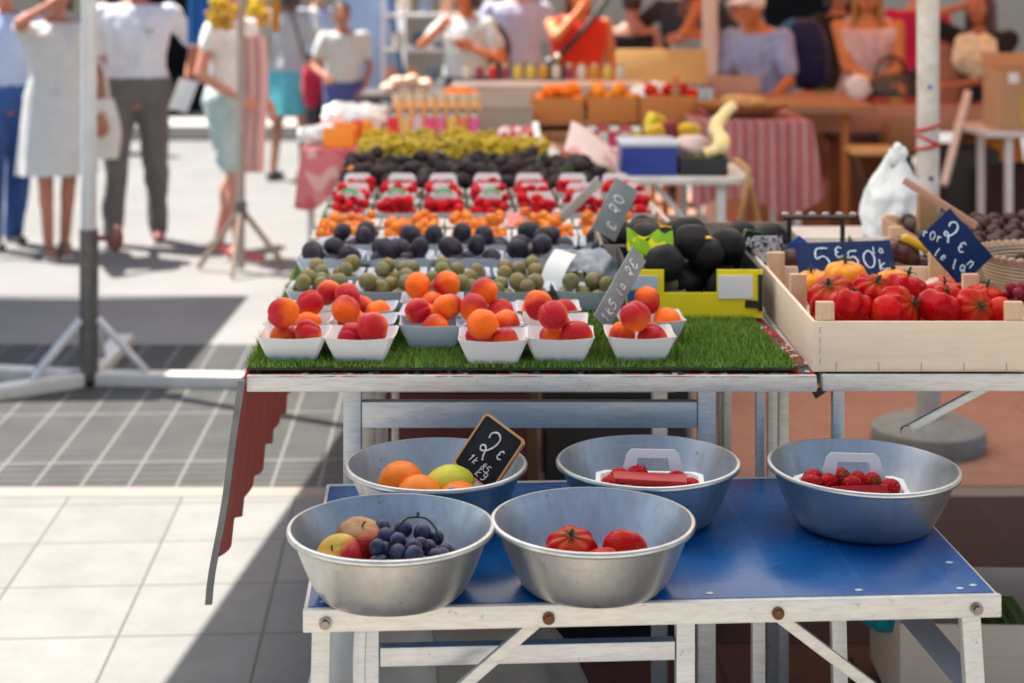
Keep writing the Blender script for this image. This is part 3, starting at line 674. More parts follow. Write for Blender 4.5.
# ---------------------------------------------------------------- handwriting
GL = {
 '2': [[(.12, .68), (.10, .86), (.34, 1.0), (.58, .86), (.55, .58), (.36, .32), (.10, .20), (.0, .30), (.10, .40), (.26, .30), (.34, .10), (.40, -.06)]],
 '5': [[(.72, 1.0), (.22, .97), (.16, .58), (.46, .66), (.72, .42), (.58, .10), (.26, -.02), (.02, .10)]],
 '0': [[(.38, 1), (.10, .78), (.05, .36), (.30, .0), (.60, .12), (.72, .56), (.58, .9), (.38, 1)]],
 'E': [[(.74, .86), (.46, 1), (.20, .78), (.16, .55), (.40, .52)], [(.40, .52), (.12, .40), (.16, .12), (.44, 0), (.78, .14)]],
 'k': [[(.16, 1), (.10, 0)], [(.62, .66), (.14, .32), (.64, 0)]],
 'g': [[(.60, .92), (.26, .96), (.12, .66), (.36, .46), (.60, .72), (.60, .92), (.62, .30), (.40, .0), (.12, .10)]],
 'l': [[(.3, 1), (.25, .1), (.4, 0)]], 'a': [[(.62, .62), (.3, .7), (.1, .35), (.3, .02), (.6, .25), (.62, .62), (.66, .1), (.78, .04)]],
 'i': [[(.3, .65), (.3, 0)], [(.3, .9), (.32, .96)]], '1': [[(.1, .7), (.36, 1), (.30, 0)]], '8': [[(.40, .52), (.14, .74), (.38, 1), (.62, .78), (.40, .52), (.12, .24), (.36, 0), (.66, .24), (.40, .52)]],
 'r': [[(.15, .7), (.15, 0)], [(.15, .4), (.35, .66), (.6, .62)]], '/': [[(.7, 1), (.1, -.05)]], 'n': [[(.12, .68), (.12, 0)], [(.12, .42), (.38, .7), (.6, .5), (.62, 0)]], 'e': [[(.14, .36), (.58, .42), (.4, .7), (.14, .46), (.2, .08), (.6, .1)]],
 'b': [[(.15, 1), (.13, .04), (.42, .0), (.62, .28), (.4, .56), (.14, .4)]], 'c': [[(.6, .58), (.3, .68), (.1, .34), (.3, .02), (.62, .1)]],
}
def write(mb, text, x, z, h, r, slant=0.0, gap=.86, y=-.0012, rot=0.0):
    cr, sr = math.cos(rot), math.sin(rot); cx = 0
    for ch in text:
        if ch != ' ':
            for st in GL[ch]:
                pts = []
                for a, b in st:
                    lx = cx+(a*.8+slant*b)*h+random.uniform(-.012, .012)*h; lz = b*h+random.uniform(-.012, .012)*h
                    pts.append((x+lx*cr-lz*sr, y, z+lx*sr+lz*cr))
                mb.tube(spline(pts, 4), [r*random.uniform(.75, 1.15) for _ in range((len(pts)-1)*4+1)], 5, sy=1)
        cx += h*gap
def sign(name, label, A, Bc, Cc, thick, slate, frame=None, fw=.006, chalk=CHALK, lines=(), cat='price tag', round_=0):
    """flat board given by three real corners: A top left, Bc top right, Cc bottom left"""
    A, Bc, Cc = Vector(A), Vector(Bc), Vector(Cc); X = (Bc-A); W_ = X.length; X.normalize(); Z = (A-Cc); Z = Z-X*Z.dot(X); H_ = Z.length; Z.normalize(); Y = Z.cross(X)
    M = Matrix(((X.x, Y.x, Z.x), (X.y, Y.y, Z.y), (X.z, Y.z, Z.z)))
    o = A-Z*H_; t = thing(name, label, cat, o); t.rotation_euler = M.to_euler()
    mb = MB(); mb.box((W_/2, thick/2, H_/2), (W_-2*fw if frame else W_, thick*.7 if frame else thick, H_-2*fw if frame else H_), bev=.0012); mb.build('slate', slate, t)
    if frame:
        mb = MB(); c = fw*1.6
        def rg(i, y): 
            k = max(c-i*.6, .002); return [Vector(q) for q in ((i+k, y, i), (W_-i-k, y, i), (W_-i, y, i+k), (W_-i, y, H_-i-k), (W_-i-k, y, H_-i), (i+k, y, H_-i), (i, y, H_-i-k), (i, y, i+k))]
        mb.rings([rg(fw, 0), rg(0, 0), rg(0, thick), rg(fw, thick), rg(fw, 0)], False, False); mb.build('wooden_frame', frame, t)
    if lines:
        mb = MB(); y0 = thick*.15-.0008 if frame else -.0008
        for txt, fx, fz, fh, r, kw in lines: write(mb, txt, fx*W_, fz*H_, fh*H_, r, y=y0, **kw)
        mb.build('chalk_lettering', chalk, t)
    return t
ORW = m_wood('orange wood edge', (.62, .33, .13), (.52, .26, .10), (4, 4, 4))
# chalk sign in the back bowl
d = B.y+.03
sign('chalk_sign', 'small black chalk sign in a wooden frame leaning in the bowl of oranges', V(486, 412, d+.035), V(525, 441, d-.005), V(464, 472, d+.005), .012, SLATE_BLACK, ORW, .0035, CHALKW,
     [('2', .30, .36, .48, .0018, dict(slant=.0)), ('E', .68, .50, .15, .0014, {}), ('1k 85', .22, .20, .12, .0009, dict(slant=.25, gap=.7)), ('kg', .50, .07, .14, .0009, dict(slant=.2))])
# ================================================================ upper table (apricots)
H1 = .90; UF = 3.085
ut = thing('folding_table', 'aluminium folding table under the green mat and the apricot punnets', 'table', (-.504, UF, 0))
WU = 1.083; DU = .62
mb = MB(); mb.box((WU/2, DU/2, H1-.012), (WU-.03, DU-.02, .016)); mb.build('table_top', ALU2, ut)
mb = MB(); mb.box((WU/2, -.004, H1-.0165), (WU, .014, .031), bev=.003); mb.build('front_rail', ALU, ut)
for x in (.006, WU-.006):
    mb = MB(); mb.box((x, DU/2+.004, H1-.0175), (.012, DU, .029), bev=.003); mb.build('side_rail', ALU, ut)
for x in (.198, .877): leg((x, .03, H1-.034), (x, .03, 0), .034, .03, ALU2, ut)
leg((.216, .03, .8165), (.859, .03, .8165), .05, .024, ALU2, ut, 'cross_bar'); leg((.216, .45, .775), (.859, .45, .775), .045, .02, ALU2, ut, 'cross_bar')
leg((.985, .06, H1-.034), (.985, .06, 0), .016, .02, ALU2, ut); leg((.24, .58, H1-.034), (.24, .58, 0), .016, .02, ALU2, ut)
for i in range(1, 4):
    y = UF+DU*i+.01*i; t = copy_tree(ut, (-.504-.043*(y-UF), y, 0), R(2.5), ['', 'aluminium folding table under the plums, second from the front', 'aluminium folding table under the strawberries, third from the front', 'aluminium folding table under the figs at the far end'][i], 'folding tables of the fruit run')
ut['group'] = 'folding tables of the fruit run'
y = UF+4*DU+.05
t = copy_tree(ut, (-.63, y, 0), R(2.5), 'aluminium folding table under the sachets and crates, farthest of the run', 'folding tables of the fruit run')
def XL(d): return -.506-.043*(d-3.1)
def XR(d): return .545-.052*(d-3.1)
PATT = m_print('red floral oilcloth', (.32, .015, .02), [(.03, .03, .04), (.55, .50, .45), (.42, .02, .03), (.05, .12, .10)], 95)
oc = MB(); dN = 6.9
def ocf(u, v):
    d_ = 3.074+(dN-3.074)*v; a, b = XL(d_)-.004, XR(d_)+.032; x = a+(b-a)*u
    z = H1+.0035+.0018*noise.noise(Vector((x*18, d_*6, 0)))
    if v < .001: z -= .006+.006*max(0, noise.noise(Vector((x*9, 2, 0))))
    return (x, d_, z)
oc.sheet(ocf, 90, 60, .0012); tag(oc.build('oilcloth', PATT), 'red floral oilcloth showing under the edge of the grass mat', 'tablecloth')
gm = thing('grass_mat', 'green artificial grass mat spread under the fruit punnets', 'mat', (0, 0, 0))
mb = MB(); mb.sheet(lambda u, v: (XL(3.09+(6.8-3.09)*v)+(XR(3.09+(6.8-3.09)*v)-XL(3.09+(6.8-3.09)*v))*u, 3.09+(6.8-3.09)*v, H1+.0105), 4, 10, .005)
mb.build('backing', plain('mat backing', (.02, .03, .012), .9, 0, (.03, .045, .015), 60), gm)
GRASS = NT('grass pile'); gi = GRASS.noise(3, 5); gg = GRASS.n('ShaderNodeNewGeometry')
GRASS.set(Base_Color=GRASS.mix(GRASS.math('MULTIPLY', gg.outputs['Random Per Island'], 1.0), GRASS.mix(GRASS.ramp(gi, [(.35, 0.), (.7, 1.)]), (.085, .21, .015), (.14, .28, .03)), (.22, .34, .05)), Roughness=.6, Specular_IOR_Level=.25)
random.seed(3); mb = MB(); zb = H1+.0105
def blade(x, y, h, w):
    a = random.uniform(0, 6.28); lx = random.gauss(0, .42)*h; ly = random.gauss(0, .42)*h; c, s = math.cos(a)*w, math.sin(a)*w
    b = len(mb.v); mb.v += [Vector((x-c, y-s, zb)), Vector((x+c, y+s, zb)), Vector((x+lx, y+ly, zb+h))]; mb.f.append([b, b+1, b+2]); mb.m.append(0)
yy = 3.092
while yy < 6.78:
    step = .0042*(1 if yy < 3.6 else (yy/3.3)**1.2*1.5)
    a, b = XL(yy), XR(yy)
    x = a
    while x < b:
        if yy < 3.60 or x < a+.07 or x > b-.12: blade(x+random.uniform(-.003, .003), yy+random.uniform(-.003, .003), random.uniform(.009, .016), .0013 if yy < 3.6 else .0022)
        x += step
    yy += step
me = bpy.data.meshes.new('pile'); me.from_pydata([tuple(v) for v in mb.v], [], mb.f); me.materials.append(GRASS.m)
tag(place(me, 'pile', gm), kind='stuff')
# pleated red skirt on the left side
sk = thing('hanging_cloth', 'dusty red pleated cloth with grey edge hanging off the fruit table', 'cloth', (0, 0, 0))
def skf(u, v):
    d_ = 3.09+1.55*u; z = .885-.345*v-(.012*math.sin(u*37) if v > .9 else 0)
    return (XL(d_)-.006-.042*v-.012*(1+math.sin(u*6.283*9.5+.8*math.sin(u*9)))*(.2+.8*v)+.02*u*v, d_, z)
mb = MB(); mb.sheet(skf, 130, 10, .003); mb.build('red_pleats', fabric_canopy('dusty red cloth', (.60, .27, .24), .5), sk)
mb = MB(); mb.sheet(lambda u, v: (XL(3.09)-.006-.062*v-.004*math.sin(v*9)*v+.013*(u-.5), 3.072+.004*math.sin(v*7), .892-.425*v), 3, 14, .007); mb.build('grey_edge', plain('grey worn edge', (.26, .255, .24), .7, .1, (.17, .165, .155), 18), sk)
# ---------------------------------------------------------------- punnets and heaps
def punnet_mesh(w, dp, h, tw, m, scal=0, name='punnet'):
    def ring(k, z, sc=0.0, c=.10):
        sx, sy = w/2*k, dp/2*k; pts = []; n = 10
        corners = [(-sx, -sy), (sx, -sy), (sx, sy), (-sx, sy)]
        for i in range(4):
            a = Vector(corners[i]); b = Vector(corners[(i+1) % 4])
            for j in range(n):
                u = c/2+(1-c)*j/(n-1); q = a.lerp(b, u)
                pts.append(Vector((q.x, q.y, z+(sc*abs(math.sin(math.pi*j*scal/ (n-1))) if sc else 0) - (0 if sc or z < h*.5 else .004*math.sin(math.pi*j/(n-1))))))
        return pts
    s = .004 if scal else 0
    mb = MB(); mb.rings([ring(tw, 0), ring(1, h, s), ring(.985, h, s), ring(tw-.02, .002)]); return mb.mesh(name, m, 25)
def heap(n, r, sx, sy, z0, zmax, fit=24, bias=0):
    """drop n balls of radius r one by one into a tray (half widths sx, sy): returns resting centres"""
    ps = []
    for i in range(n):
        best = None
        for _ in range(fit):
            q = Vector((random.uniform(-sx, sx), random.uniform(-sy, sy), 0)); z = z0+r
            for k in ps:
                dd = (q.x-k.x)**2+(q.y-k.y)**2; m2 = (1.93*r)**2
                if dd < m2: z = max(z, k.z+math.sqrt(m2-dd))
            q.z = z
            if best is None or z+bias*q.length < best.z+bias*best.length: best = q
        if best.z <= zmax: ps.append(best)
    return ps
ORD = ['first', 'second', 'third', 'fourth', 'fifth', 'sixth', 'seventh', 'eighth', 'ninth']
ZM = H1+.014
P_A = punnet_mesh(.134, .118, .050, .69, WHITE_CARD); P_A2 = punnet_mesh(.134, .118, .050, .69, BLUISH_CARD)
def fill(kind, me_keys, r, loc, pw, ph, pts, fl, cat, grp, rz, jit=.06):
    M = Matrix.Rotation(rz, 3, 'Z')
    for k in pts:
        o = place(ME[random.choice(me_keys)], kind, None, Vector(loc)+M @ k, rr(), (random.uniform(1-jit, 1+jit*.5),)*3); tag(o, fl, cat, grp)
random.seed(21)
# front row: pixel of the front-bottom edge centre and its y
def apricot_punnet(x, y, row, idx, me, rz):
    rowname = ['front row', 'second row', 'third row'][row]
    o = place(me, 'punnet', None, (x, y, ZM), (0, 0, rz)); tag(o, f'white card punnet of apricots, {ORD[idx]} from the left in the {rowname}', 'punnet', 'apricot punnets')
    pts = heap(5, .0300, .034, .024, .006, .075, 40)+[]
    ps = list(pts)
    for q in ((random.uniform(-.03, -.008), random.uniform(-.028, -.006)), (random.uniform(.008, .032), random.uniform(-.022, .012)), (random.uniform(-.012, .012), random.uniform(.004, .024)), (random.uniform(-.036, .036), random.uniform(.0, .03)), (random.uniform(.01, .036), random.uniform(-.026, .0))):
        q = Vector((*q, 0)); z = .034
        for k in ps:
            dd = (q.x-k.x)**2+(q.y-k.y)**2; m2 = .0585**2
            if dd < m2: z = max(z, k.z+math.sqrt(m2-dd))
        q.z = z
        if z < (.092, .087, .085)[row]: ps.append(q)
    fill('apricot', ['apr0', 'apr1', 'apr2', 'apr3'], .028, (x, y, ZM), .134, .05, ps, f'red and orange apricot in the {ORD[idx]} punnet from the left, {rowname}', 'apricot', 'apricots in the white punnets', rz, .10)
front = [(292, 361, 0), (360, 362, R(-2)), (432, 348, R(2)), (493, 364, 0), (560, 362, R(-1)), (641, 361, R(1))]
def from_front(px, pyb, dp): g = G(px, pyb, ZM); return g.x, g.y+dp*.69/2
cols = []
for i, (px, py, rz) in enumerate(front):
    x, y = from_front(px, py, .118); apricot_punnet(x, y, 0, i, P_A2 if i == 2 else P_A, rz); cols.append((x, y))
for i, (x, y) in enumerate(cols):
    if i == 5:
        apricot_punnet(x+.034, y+.150, 1, i, P_A, R(3)); continue
    for r_ in (1, 2):
        apricot_punnet(x-.008*r_+(.02 if i == 0 and r_ == 2 else 0)+random.uniform(-.004, .004), y+.126*r_-(.03 if i == 2 else 0)+random.uniform(-.004, .004), r_, i, random.choice([P_A, P_A2]), R(random.uniform(-4, 4)))
# green plums
P_G = punnet_mesh(.140, .125, .046, .72, BLUISH_CARD)
for r_, dd in enumerate((3.66, 3.83)):
    for i in range(6):
        x = XL(dd)+.095+.150*i+(.02 if r_ else 0); rz = R(random.uniform(-5, 5))
        if r_ == 1 and i == 5: continue
        rn = ('nearer', 'farther')[r_]
        tag(place(P_G, 'punnet', None, (x, dd, ZM), (0, 0, rz)), f'pale punnet of green plums, {ORD[i]} from the left in the {rn} green row', 'punnet', 'green plum punnets')
        fill('green_plum', ['gpl0', 'gpl1'], .0205, (x, dd, ZM), 0, 0, heap(12, .0195, .048, .040, .003, .064, 20), f'mottled green plum in the {ORD[i]} punnet from the left, {rn} green row', 'plum', 'green plums in punnets', rz, .16)
# dark plums
P_D = punnet_mesh(.165, .14, .050, .76, BLUISH_CARD, 6)
for r_, dd in enumerate((4.04, 4.25)):
    for i in range(5 if r_ == 0 else 6):
        x = XL(dd)+.098+.172*i+(.03 if r_ else 0); rz = R(random.uniform(-5, 5)); rn = ('nearer', 'farther')[r_]
        tag(place(P_D, 'punnet', None, (x, dd, ZM), (0, 0, rz)), f'scalloped pale punnet of dark plums, {ORD[i]} from the left in the {rn} dark row', 'punnet', 'dark plum punnets')
        fill('dark_plum', ['dpl0', 'dpl1'], .028, (x, dd, ZM), 0, 0, heap(8, .0270, .052, .044, .004, .074, 22), f'dusky dark plum in the {ORD[i]} punnet from the left, {rn} dark row', 'plum', 'dark plums in punnets', rz, .14)
# mirabelles
P_M = punnet_mesh(.180, .15, .032, .80, WHITE_CARD)
for r_, dd in enumerate((4.50, 4.70)):
    for i in range(6):
        x = XL(dd)+.10+.186*i; rz = R(random.uniform(-4, 4)); rn = ('nearer', 'farther')[r_]
        if x > XR(dd)-.08: continue
        tag(place(P_M, 'punnet', None, (x, dd, ZM), (0, 0, rz)), f'white punnet of mirabelles, {ORD[i]} from the left in the {rn} orange row', 'punnet', 'mirabelle punnets')
        fill('mirabelle', ['mir0', 'mir1'], .0145, (x, dd, ZM), 0, 0, heap(19, .0145, .068, .054, .016, .085, 10), f'small orange mirabelle in the {ORD[i]} punnet from the left, {rn} orange row', 'mirabelle', 'mirabelles in punnets', rz)
# strawberries in handled trays
pt = thing('strawberry_tray', '', 'tray', (0, 0, -5)); TG = plain('green paper label', (.01, .20, .07), .5); RC = plain('red tray front', (.45, .01, .02), .45)
w_, d_, h_ = .066, .055, .026
def rg(sx, sy, z): return [Vector(q) for q in ((-sx, -sy, z), (sx, -sy, z), (sx, sy, z), (-sx, sy, z))]
mb = MB(); mb.rings([rg(w_*.82, d_*.82, 0), rg(w_, d_, h_), rg(w_-.003, d_-.003, h_), rg(w_*.80, d_*.80, .003)]); mb.build('tray', WHITE_PLASTIC, pt)
mb = MB(); hw = .05
mb.rings([[Vector((x, yv, z)) for x, z in ((-hw, 0), (-hw+.006, .048), (-hw+.016, .058), (hw-.016, .058), (hw-.006, .048), (hw, 0), (hw-.012, 0), (hw-.016, .036), (-hw+.016, .036), (-hw+.012, 0))] for yv in (d_-.006, d_-.002)], M=Matrix.Translation((0, 0, h_-.006))); mb.build('handle', WHITE_PLASTIC, pt)
mb = MB(); mb.box((0, d_-.014, h_+.020), (.058, .004, .014), bev=.001); mb.build('band', RC, pt)
first = True; nst = 0
for r_, dd in enumerate((4.98, 5.20, 5.46)):
    for i in range(7):
        x = XL(dd)+.085+.146*i; rz = R(random.uniform(-5, 5)); rn = ('nearest', 'middle', 'farthest')[r_]
        if x > XR(dd)-.05: continue
        lab = f'white handled tray of strawberries, {ORD[i]} from the left in the {rn} strawberry row'
        if first: t = pt; t.location = (x, dd, ZM); t.rotation_euler = (0, 0, rz); t['label'] = lab; t['group'] = 'handled strawberry trays'; first = False
        else: t = copy_tree(pt, (x, dd, ZM), rz, lab, 'handled strawberry trays')
        pts = heap(14 if r_ < 2 else 11, .0150, .048, .030, .008, .070, 10)
        fill('strawberry', ['sfr0', 'sfr1'], .0165, (x, dd, ZM), 0, 0, pts, f'bright red strawberry in the {ORD[i]} handled tray from the left, {rn} row', 'strawberry', 'strawberries in handled trays', rz, .28)
        if r_ == 0 and i in (0, 1, 2, 3):
            mb = MB(); mb.sheet(lambda u, v: (-.026+.052*u, .004+.024*v, .012*math.sin(math.pi*u)), 8, 3, .001)
            tag(mb.build('paper_label', TG, None, (x, dd, ZM+.072), (R(25), 0, rz)), f'curved green paper label on the {ORD[i]} nearest strawberry tray', 'label', 'green labels on the strawberry trays')
# figs and dark fruit heap
random.seed(5)
for i, q in enumerate(heap(150, .0275, .48, .36, .0, .16, 7)):
    d_ = 6.02+q.y; x = (XL(d_)+XR(d_))/2-.03+q.x*.94
    o = place(ME['fig%d' % (i % 2)], 'fig', None, (x, d_, ZM+q.z-.002), (random.uniform(-1.2, 1.2), random.uniform(-1.2, 1.2), random.uniform(0, 6))); tag(o, 'dark purple fig in the loose heap behind the strawberry trays', 'fig', 'figs heaped behind the strawberries')
for i, (px, py) in enumerate(((354, 168), (352, 172), (369, 171), (363, 173))):
    g = G(px, py, .955); o = place(ME['mir0'], 'yellow_plum', None, g, rr(), (1.6,)*3); tag(o, 'small yellow plum lying at the left end of the fig heap', 'plum', 'yellow plums by the fig heap')
for i, (px, py) in enumerate(((505, 160), (540, 158), (440, 166), (575, 168))):
    g = G(px, py, .965); mb = MB(); mb.sheet(lambda u, v: (.13*(u-.5), .05*(v-.5), .03*noise.noise(Vector((u*3+i, v*2, 0)))), 8, 4, .002)
    tag(mb.build('fig_leaf', plain('fig leaf', (.03, .10, .02), .5, 0, (.08, .12, .03), 30), None, g, (R(20*i-20), R(10), i)), 'green leaf tucked among the dark figs', 'leaf', 'green leaves in the fig heap')
# ================================================================ price tags standing among the punnets
PINKTAG = plain('pink card', (.75, .22, .20), .6)
LO = V(594, 316, 3.27); UP = V(633, 246, 3.40)
sign('price_tag', 'long grey slate price tag slanting behind the front apricot punnets', LO, UP, LO+Vector((.045, .035, -.012)), .004, SLATE_GREY, None, 0, CHALKW, [('2E', .70, .30, .5, .0016, {}), ('la', .42, .3, .4, .0014, {}), ('1k5', .06, .25, .45, .0014, {})])
LO = V(592, 228, 3.93); UP = V(616, 177, 3.98)
sign('price_tag', 'tilted broad grey slate price tag with chalk rings behind the dark plums', LO, UP, LO+Vector((.055, .015, -.040)), .004, SLATE_GREY, None, 0, CHALKW, [('20', .45, .35, .4, .0022, {}), ('E', .15, .2, .35, .002, {})])
LO = V(560, 214, 4.58); UP = V(598, 176, 4.66)
sign('price_tag', 'narrow pale grey price tag leaning among the strawberry trays', LO, UP, LO+Vector((.028, .03, -.014)), .004, plain('pale tag slate', (.44, .45, .43), .5, 0, (.36, .37, .35), 16))
A = V(506, 213, 4.72); Bq = V(524, 211, 4.72); C_ = V(514, 229, 4.66)
sign('price_tag', 'small pink card tag between strawberries and mirabelles', A, Bq, C_, .002, PINKTAG)
A = V(746, 229, 3.86); Bq = V(759, 236, 3.87); C_ = V(734, 268, 3.85)
sign('price_tag', 'dark slate tag with green edge in front of the pale crate', A, Bq+Vector((.02, .05, 0)), C_, .005, SLATE_BLACK, plain('green tag edge', (.10, .22, .08), .5), .003, CHALKW, [('2E', .2, .6, .2, .0021, {}), ('5kg', .1, .2, .18, .0021, {})])
A = V(532, 122, 7.0); Bq = V(538, 121, 7.0); C_ = V(528, 152, 6.9)
sign('price_tag', 'narrow white tag standing at the far end of the fig heap', A, Bq, C_, .003, WHITE_CARD)
# crumpled plastic sheet over the plums
def crf(u, v): 
    x = -.03+.17*u; y = -.04+.09*v
    return (x, y, .045*math.sin(math.pi*u)*(.5+.5*v)+.018*noise.noise(Vector((u*5, v*3, 4)))+.06*max(0, .25-u)*2)
g = V(572, 272, 3.80)
tag(MB().sheet(crf, 20, 10, .0012).build('plastic_sheet', plain('pale plastic sheet', (.26, .30, .36), .2, 0, (.08, .10, .13), 20), None, (g.x, g.y, H1+.065), (R(14), R(8), R(-8))), 'crumpled grey blue plastic sheet lying over the green plums', 'sheet')
g = V(558, 268, 3.76); tag(MB().sheet(lambda u, v: (.055*(u-.5), .09*(v-.5), .012*math.sin(3*v)), 4, 8, .001).build('paper_slip', WHITE_CARD, None, g, (R(48), R(10), R(-28))), 'white paper slip standing on the green plums', 'paper')
# ================================================================ yellow avocado box
YC = plain('yellow print card', (.90, .74, .008), .5, 0, (.84, .68, .008), 6); YIN = plain('box inside', (.05, .045, .04), .7)
fl_ = G(626, 318, ZM-.001); fr_ = G(763, 318, ZM-.001); BW = fr_.x-fl_.x; BD = .30; BH = .105
yb = thing('avocado_box', 'yellow cardboard fruit box with a cut-out front full of dark avocados', 'box', (fl_.x, fl_.y, ZM-.001), R(0))
a0, a1 = (664-626)/(763-626)*BW, (717-626)/(763-626)*BW
mb = MB(); mb.prism([(0, 0), (BW, 0), (BW, BH), (a1, BH), (a1, .055), (a0, .055), (a0, BH), (0, BH)], .005); mb.build('front_panel', YC, yb)
mb = MB(); mb.box((BW-.003, BD/2+.005, BH/2), (.006, BD, BH)); mb.box((.003, BD/2+.005, BH/2), (.006, BD, BH)); mb.box((BW/2, BD+.005, BH/2), (BW, .006, BH)); mb.box((BW/2, BD/2+.004, .004), (BW-.012, BD-.004, .006)); mb.build('box_body', plain('black card', (.02, .02, .02), .6), yb)
mb = MB(); mb.box((BW-.060, -.0016, .068), (.075, .003, .050)); mb.build('white_label', WHITE_CARD, yb)
mb = MB(); mb.box((BW-.020, -.0016, .030), (.038, .003, .016), (0, R(3), 0)); mb.box((BW-.006, -.0016, .055), (.010, .0025, .08)); mb.build('dark_print', BLACKPL, yb)
mb = MB(); mb.box((.040, -.0016, .078), (.058, .003, .028)); mb.build('white_label', plain('pale blue label', (.55, .68, .80), .5), yb); mb = MB(); mb.box((.028, -.0016, .045), (.05, .0025, .03)); mb.build('blue_print', plain('blue print', (.01, .12, .35), .5), yb)
avo = MB().ball((0, 0, 0), .043, 26, 18, fn=lump(.09, 1.2, 2)).mesh('dark_avocado', M_AVO, 0)
OST = plain('orange sticker', (.80, .22, .08), .4); YST = plain('yellow sticker', (.80, .50, .02), .4)
random.seed(9); ap = heap(15, .043, BW/2-.048, BD/2-.05, .008, .15, 30)+[Vector((.008, -.03, .145)), Vector((.095, .01, .130)), Vector((-.09, .03, .14))]
for i, k in enumerate(ap):
    o = place(avo, 'dark_avocado', None, (fl_.x+BW/2+k.x, fl_.y+BD/2+.005+k.y, ZM+k.z), (0, 0, random.uniform(0, 6)), (random.uniform(.95, 1.05),)*3)
    tag(o, 'round black avocado heaped in the yellow cardboard box', 'avocado', 'avocados in the yellow box')
    if i in (2, 15, 16, 9): place(MB().ball((.0, -.016, .0405), (.012, .009, .004), 10, 6).mesh('sticker', OST if i in (15, 2) else YST), 'sticker', o, (0, 0, 0), (0, 0, -o.rotation_euler.z))
# second dark fruit box behind with green and yellow cards
b2 = thing('fruit_box', 'open cardboard box of dark avocados behind the yellow box', 'box', (fl_.x-.035, fl_.y+.36, ZM-.001))
mb = MB(); W2, D2 = .50, .30
for c, s in (((W2/2, .003, .05), (W2, .006, .10)), ((W2/2, D2, .055), (W2, .006, .11)), ((.003, D2/2, .05), (.006, D2, .10)), ((W2-.003, D2/2, .05), (.006, D2, .10)), ((W2/2, D2/2, .004), (W2-.012, D2-.01, .006))): mb.box(c, s)
mb.build('box_body', CARDGREY, b2)
mb = MB(); mb.box((.40, -.003, .085), (.07, .004, .075)); mb.build('speckled_card', m_print('speckled print', (.6, .6, .6), [(.05, .05, .05), (.4, .4, .4)], 180), b2)
mb = MB(); mb.prism([(.44, .05), (.50, .05), (.505, .10), (.475, .125), (.445, .10)], .004, Matrix.Translation((0, -.010, 0))); mb.build('blue_card', plain('blue card', (.01, .10, .38), .4), b2)
for k in heap(14, .043, W2/2-.05, D2/2-.05, .008, .16, 24):
    tag(place(avo, 'dark_avocado', None, (fl_.x-.035+W2/2+k.x, fl_.y+.36+D2/2+k.y, ZM+k.z), rr()), 'round black avocado in the open box behind the yellow box', 'avocado', 'avocados in the rear box')
g = V(650, 242, 3.62); tag(MB().sheet(lambda u, v: (.10*(u-.5), .02*math.sin(4*u), .055*(v-.5)+.008*math.cos(8*u)), 12, 4, .002).build('green_card', m_print('green and yellow print', (.20, .38, .02), [(.70, .60, .02), (.25, .45, .03), (.02, .02, .02)], 50), None, g, (R(-30), 0, 0)), 'bright green and yellow printed card on top of the avocados', 'card')
g = V(662, 234, 4.02); tag(MB().sheet(lambda u, v: (.05*(u-.5), .01*math.sin(5*u), .05*(v-.5)), 8, 4, .003).build('yellow_card', m_print('yellow print', (.78, .42, .01), [(.80, .50, .02), (.7, .7, .6)], 60), None, g, (R(-25), R(25), 0)), 'folded yellow card standing behind the avocados', 'card')
wt = thing('punnet', 'white tray of orange mirabelles at the far right corner of the mat', 'punnet', (.405, 4.42, ZM)); place(P_M, 'tray', wt, (0, 0, 0))
for k in heap(16, .0145, .068, .054, .016, .085, 10): tag(place(ME['mir1'], 'mirabelle', None, Vector((.405, 4.42, ZM))+k, rr()), 'small orange mirabelle in the white tray at the mat corner', 'mirabelle', 'mirabelles in punnets')
# ================================================================ right table with tomato crate
RT0 = .590; WR = 1.15
rt = thing('folding_table', 'aluminium folding table under the pale tomato crates', 'table', (RT0, 3.085, 0))
mb = MB(); mb.box((WR/2, .30, H1-.012), (WR-.03, .58, .016)); mb.build('table_top', ALU2, rt)
mb = MB(); mb.box((WR/2, -.004, H1-.0155), (WR, .014, .031), bev=.003); mb.build('front_rail', ALU, rt)
for x in (.006, WR-.006): mb = MB(); mb.box((x, .31, H1-.017), (.012, .61, .029), bev=.003); mb.build('side_rail', ALU, rt)
leg((.038, .04, H1-.034), (.038, .04, 0), .022, .022, ALU2, rt); leg((WR-.04, .04, H1-.034), (WR-.04, .04, 0), .022, .022, ALU2, rt)
leg((.02, .56, H1-.034), (.02, .56, 0), .022, .022, ALU2, rt); leg((WR-.04, .56, H1-.034), (WR-.04, .56, 0), .022, .022, ALU2, rt)
leg((.33, .05, H1-.036), (.165, .05, .775), .016, .010, ALU2, rt, 'brace'); leg((.0, .02, H1-.036), (.045, .25, .80), .03, .01, BLACKPL, rt, 'brace')
mb = MB(); mb.tube([(.17, .044, .780), (.17, .036, .780)], .010, 12); mb.build('bolt', BOLT, rt)
for i in range(1, 3):
    copy_tree(rt, (RT0+.012-.035*i, 3.085+.635*i, 0), R(2), 'aluminium folding table under the purple fruit crate' if i == 1 else 'aluminium folding table under the white bag', 'tables of the tomato stall')
rt['group'] = 'tables of the tomato stall'
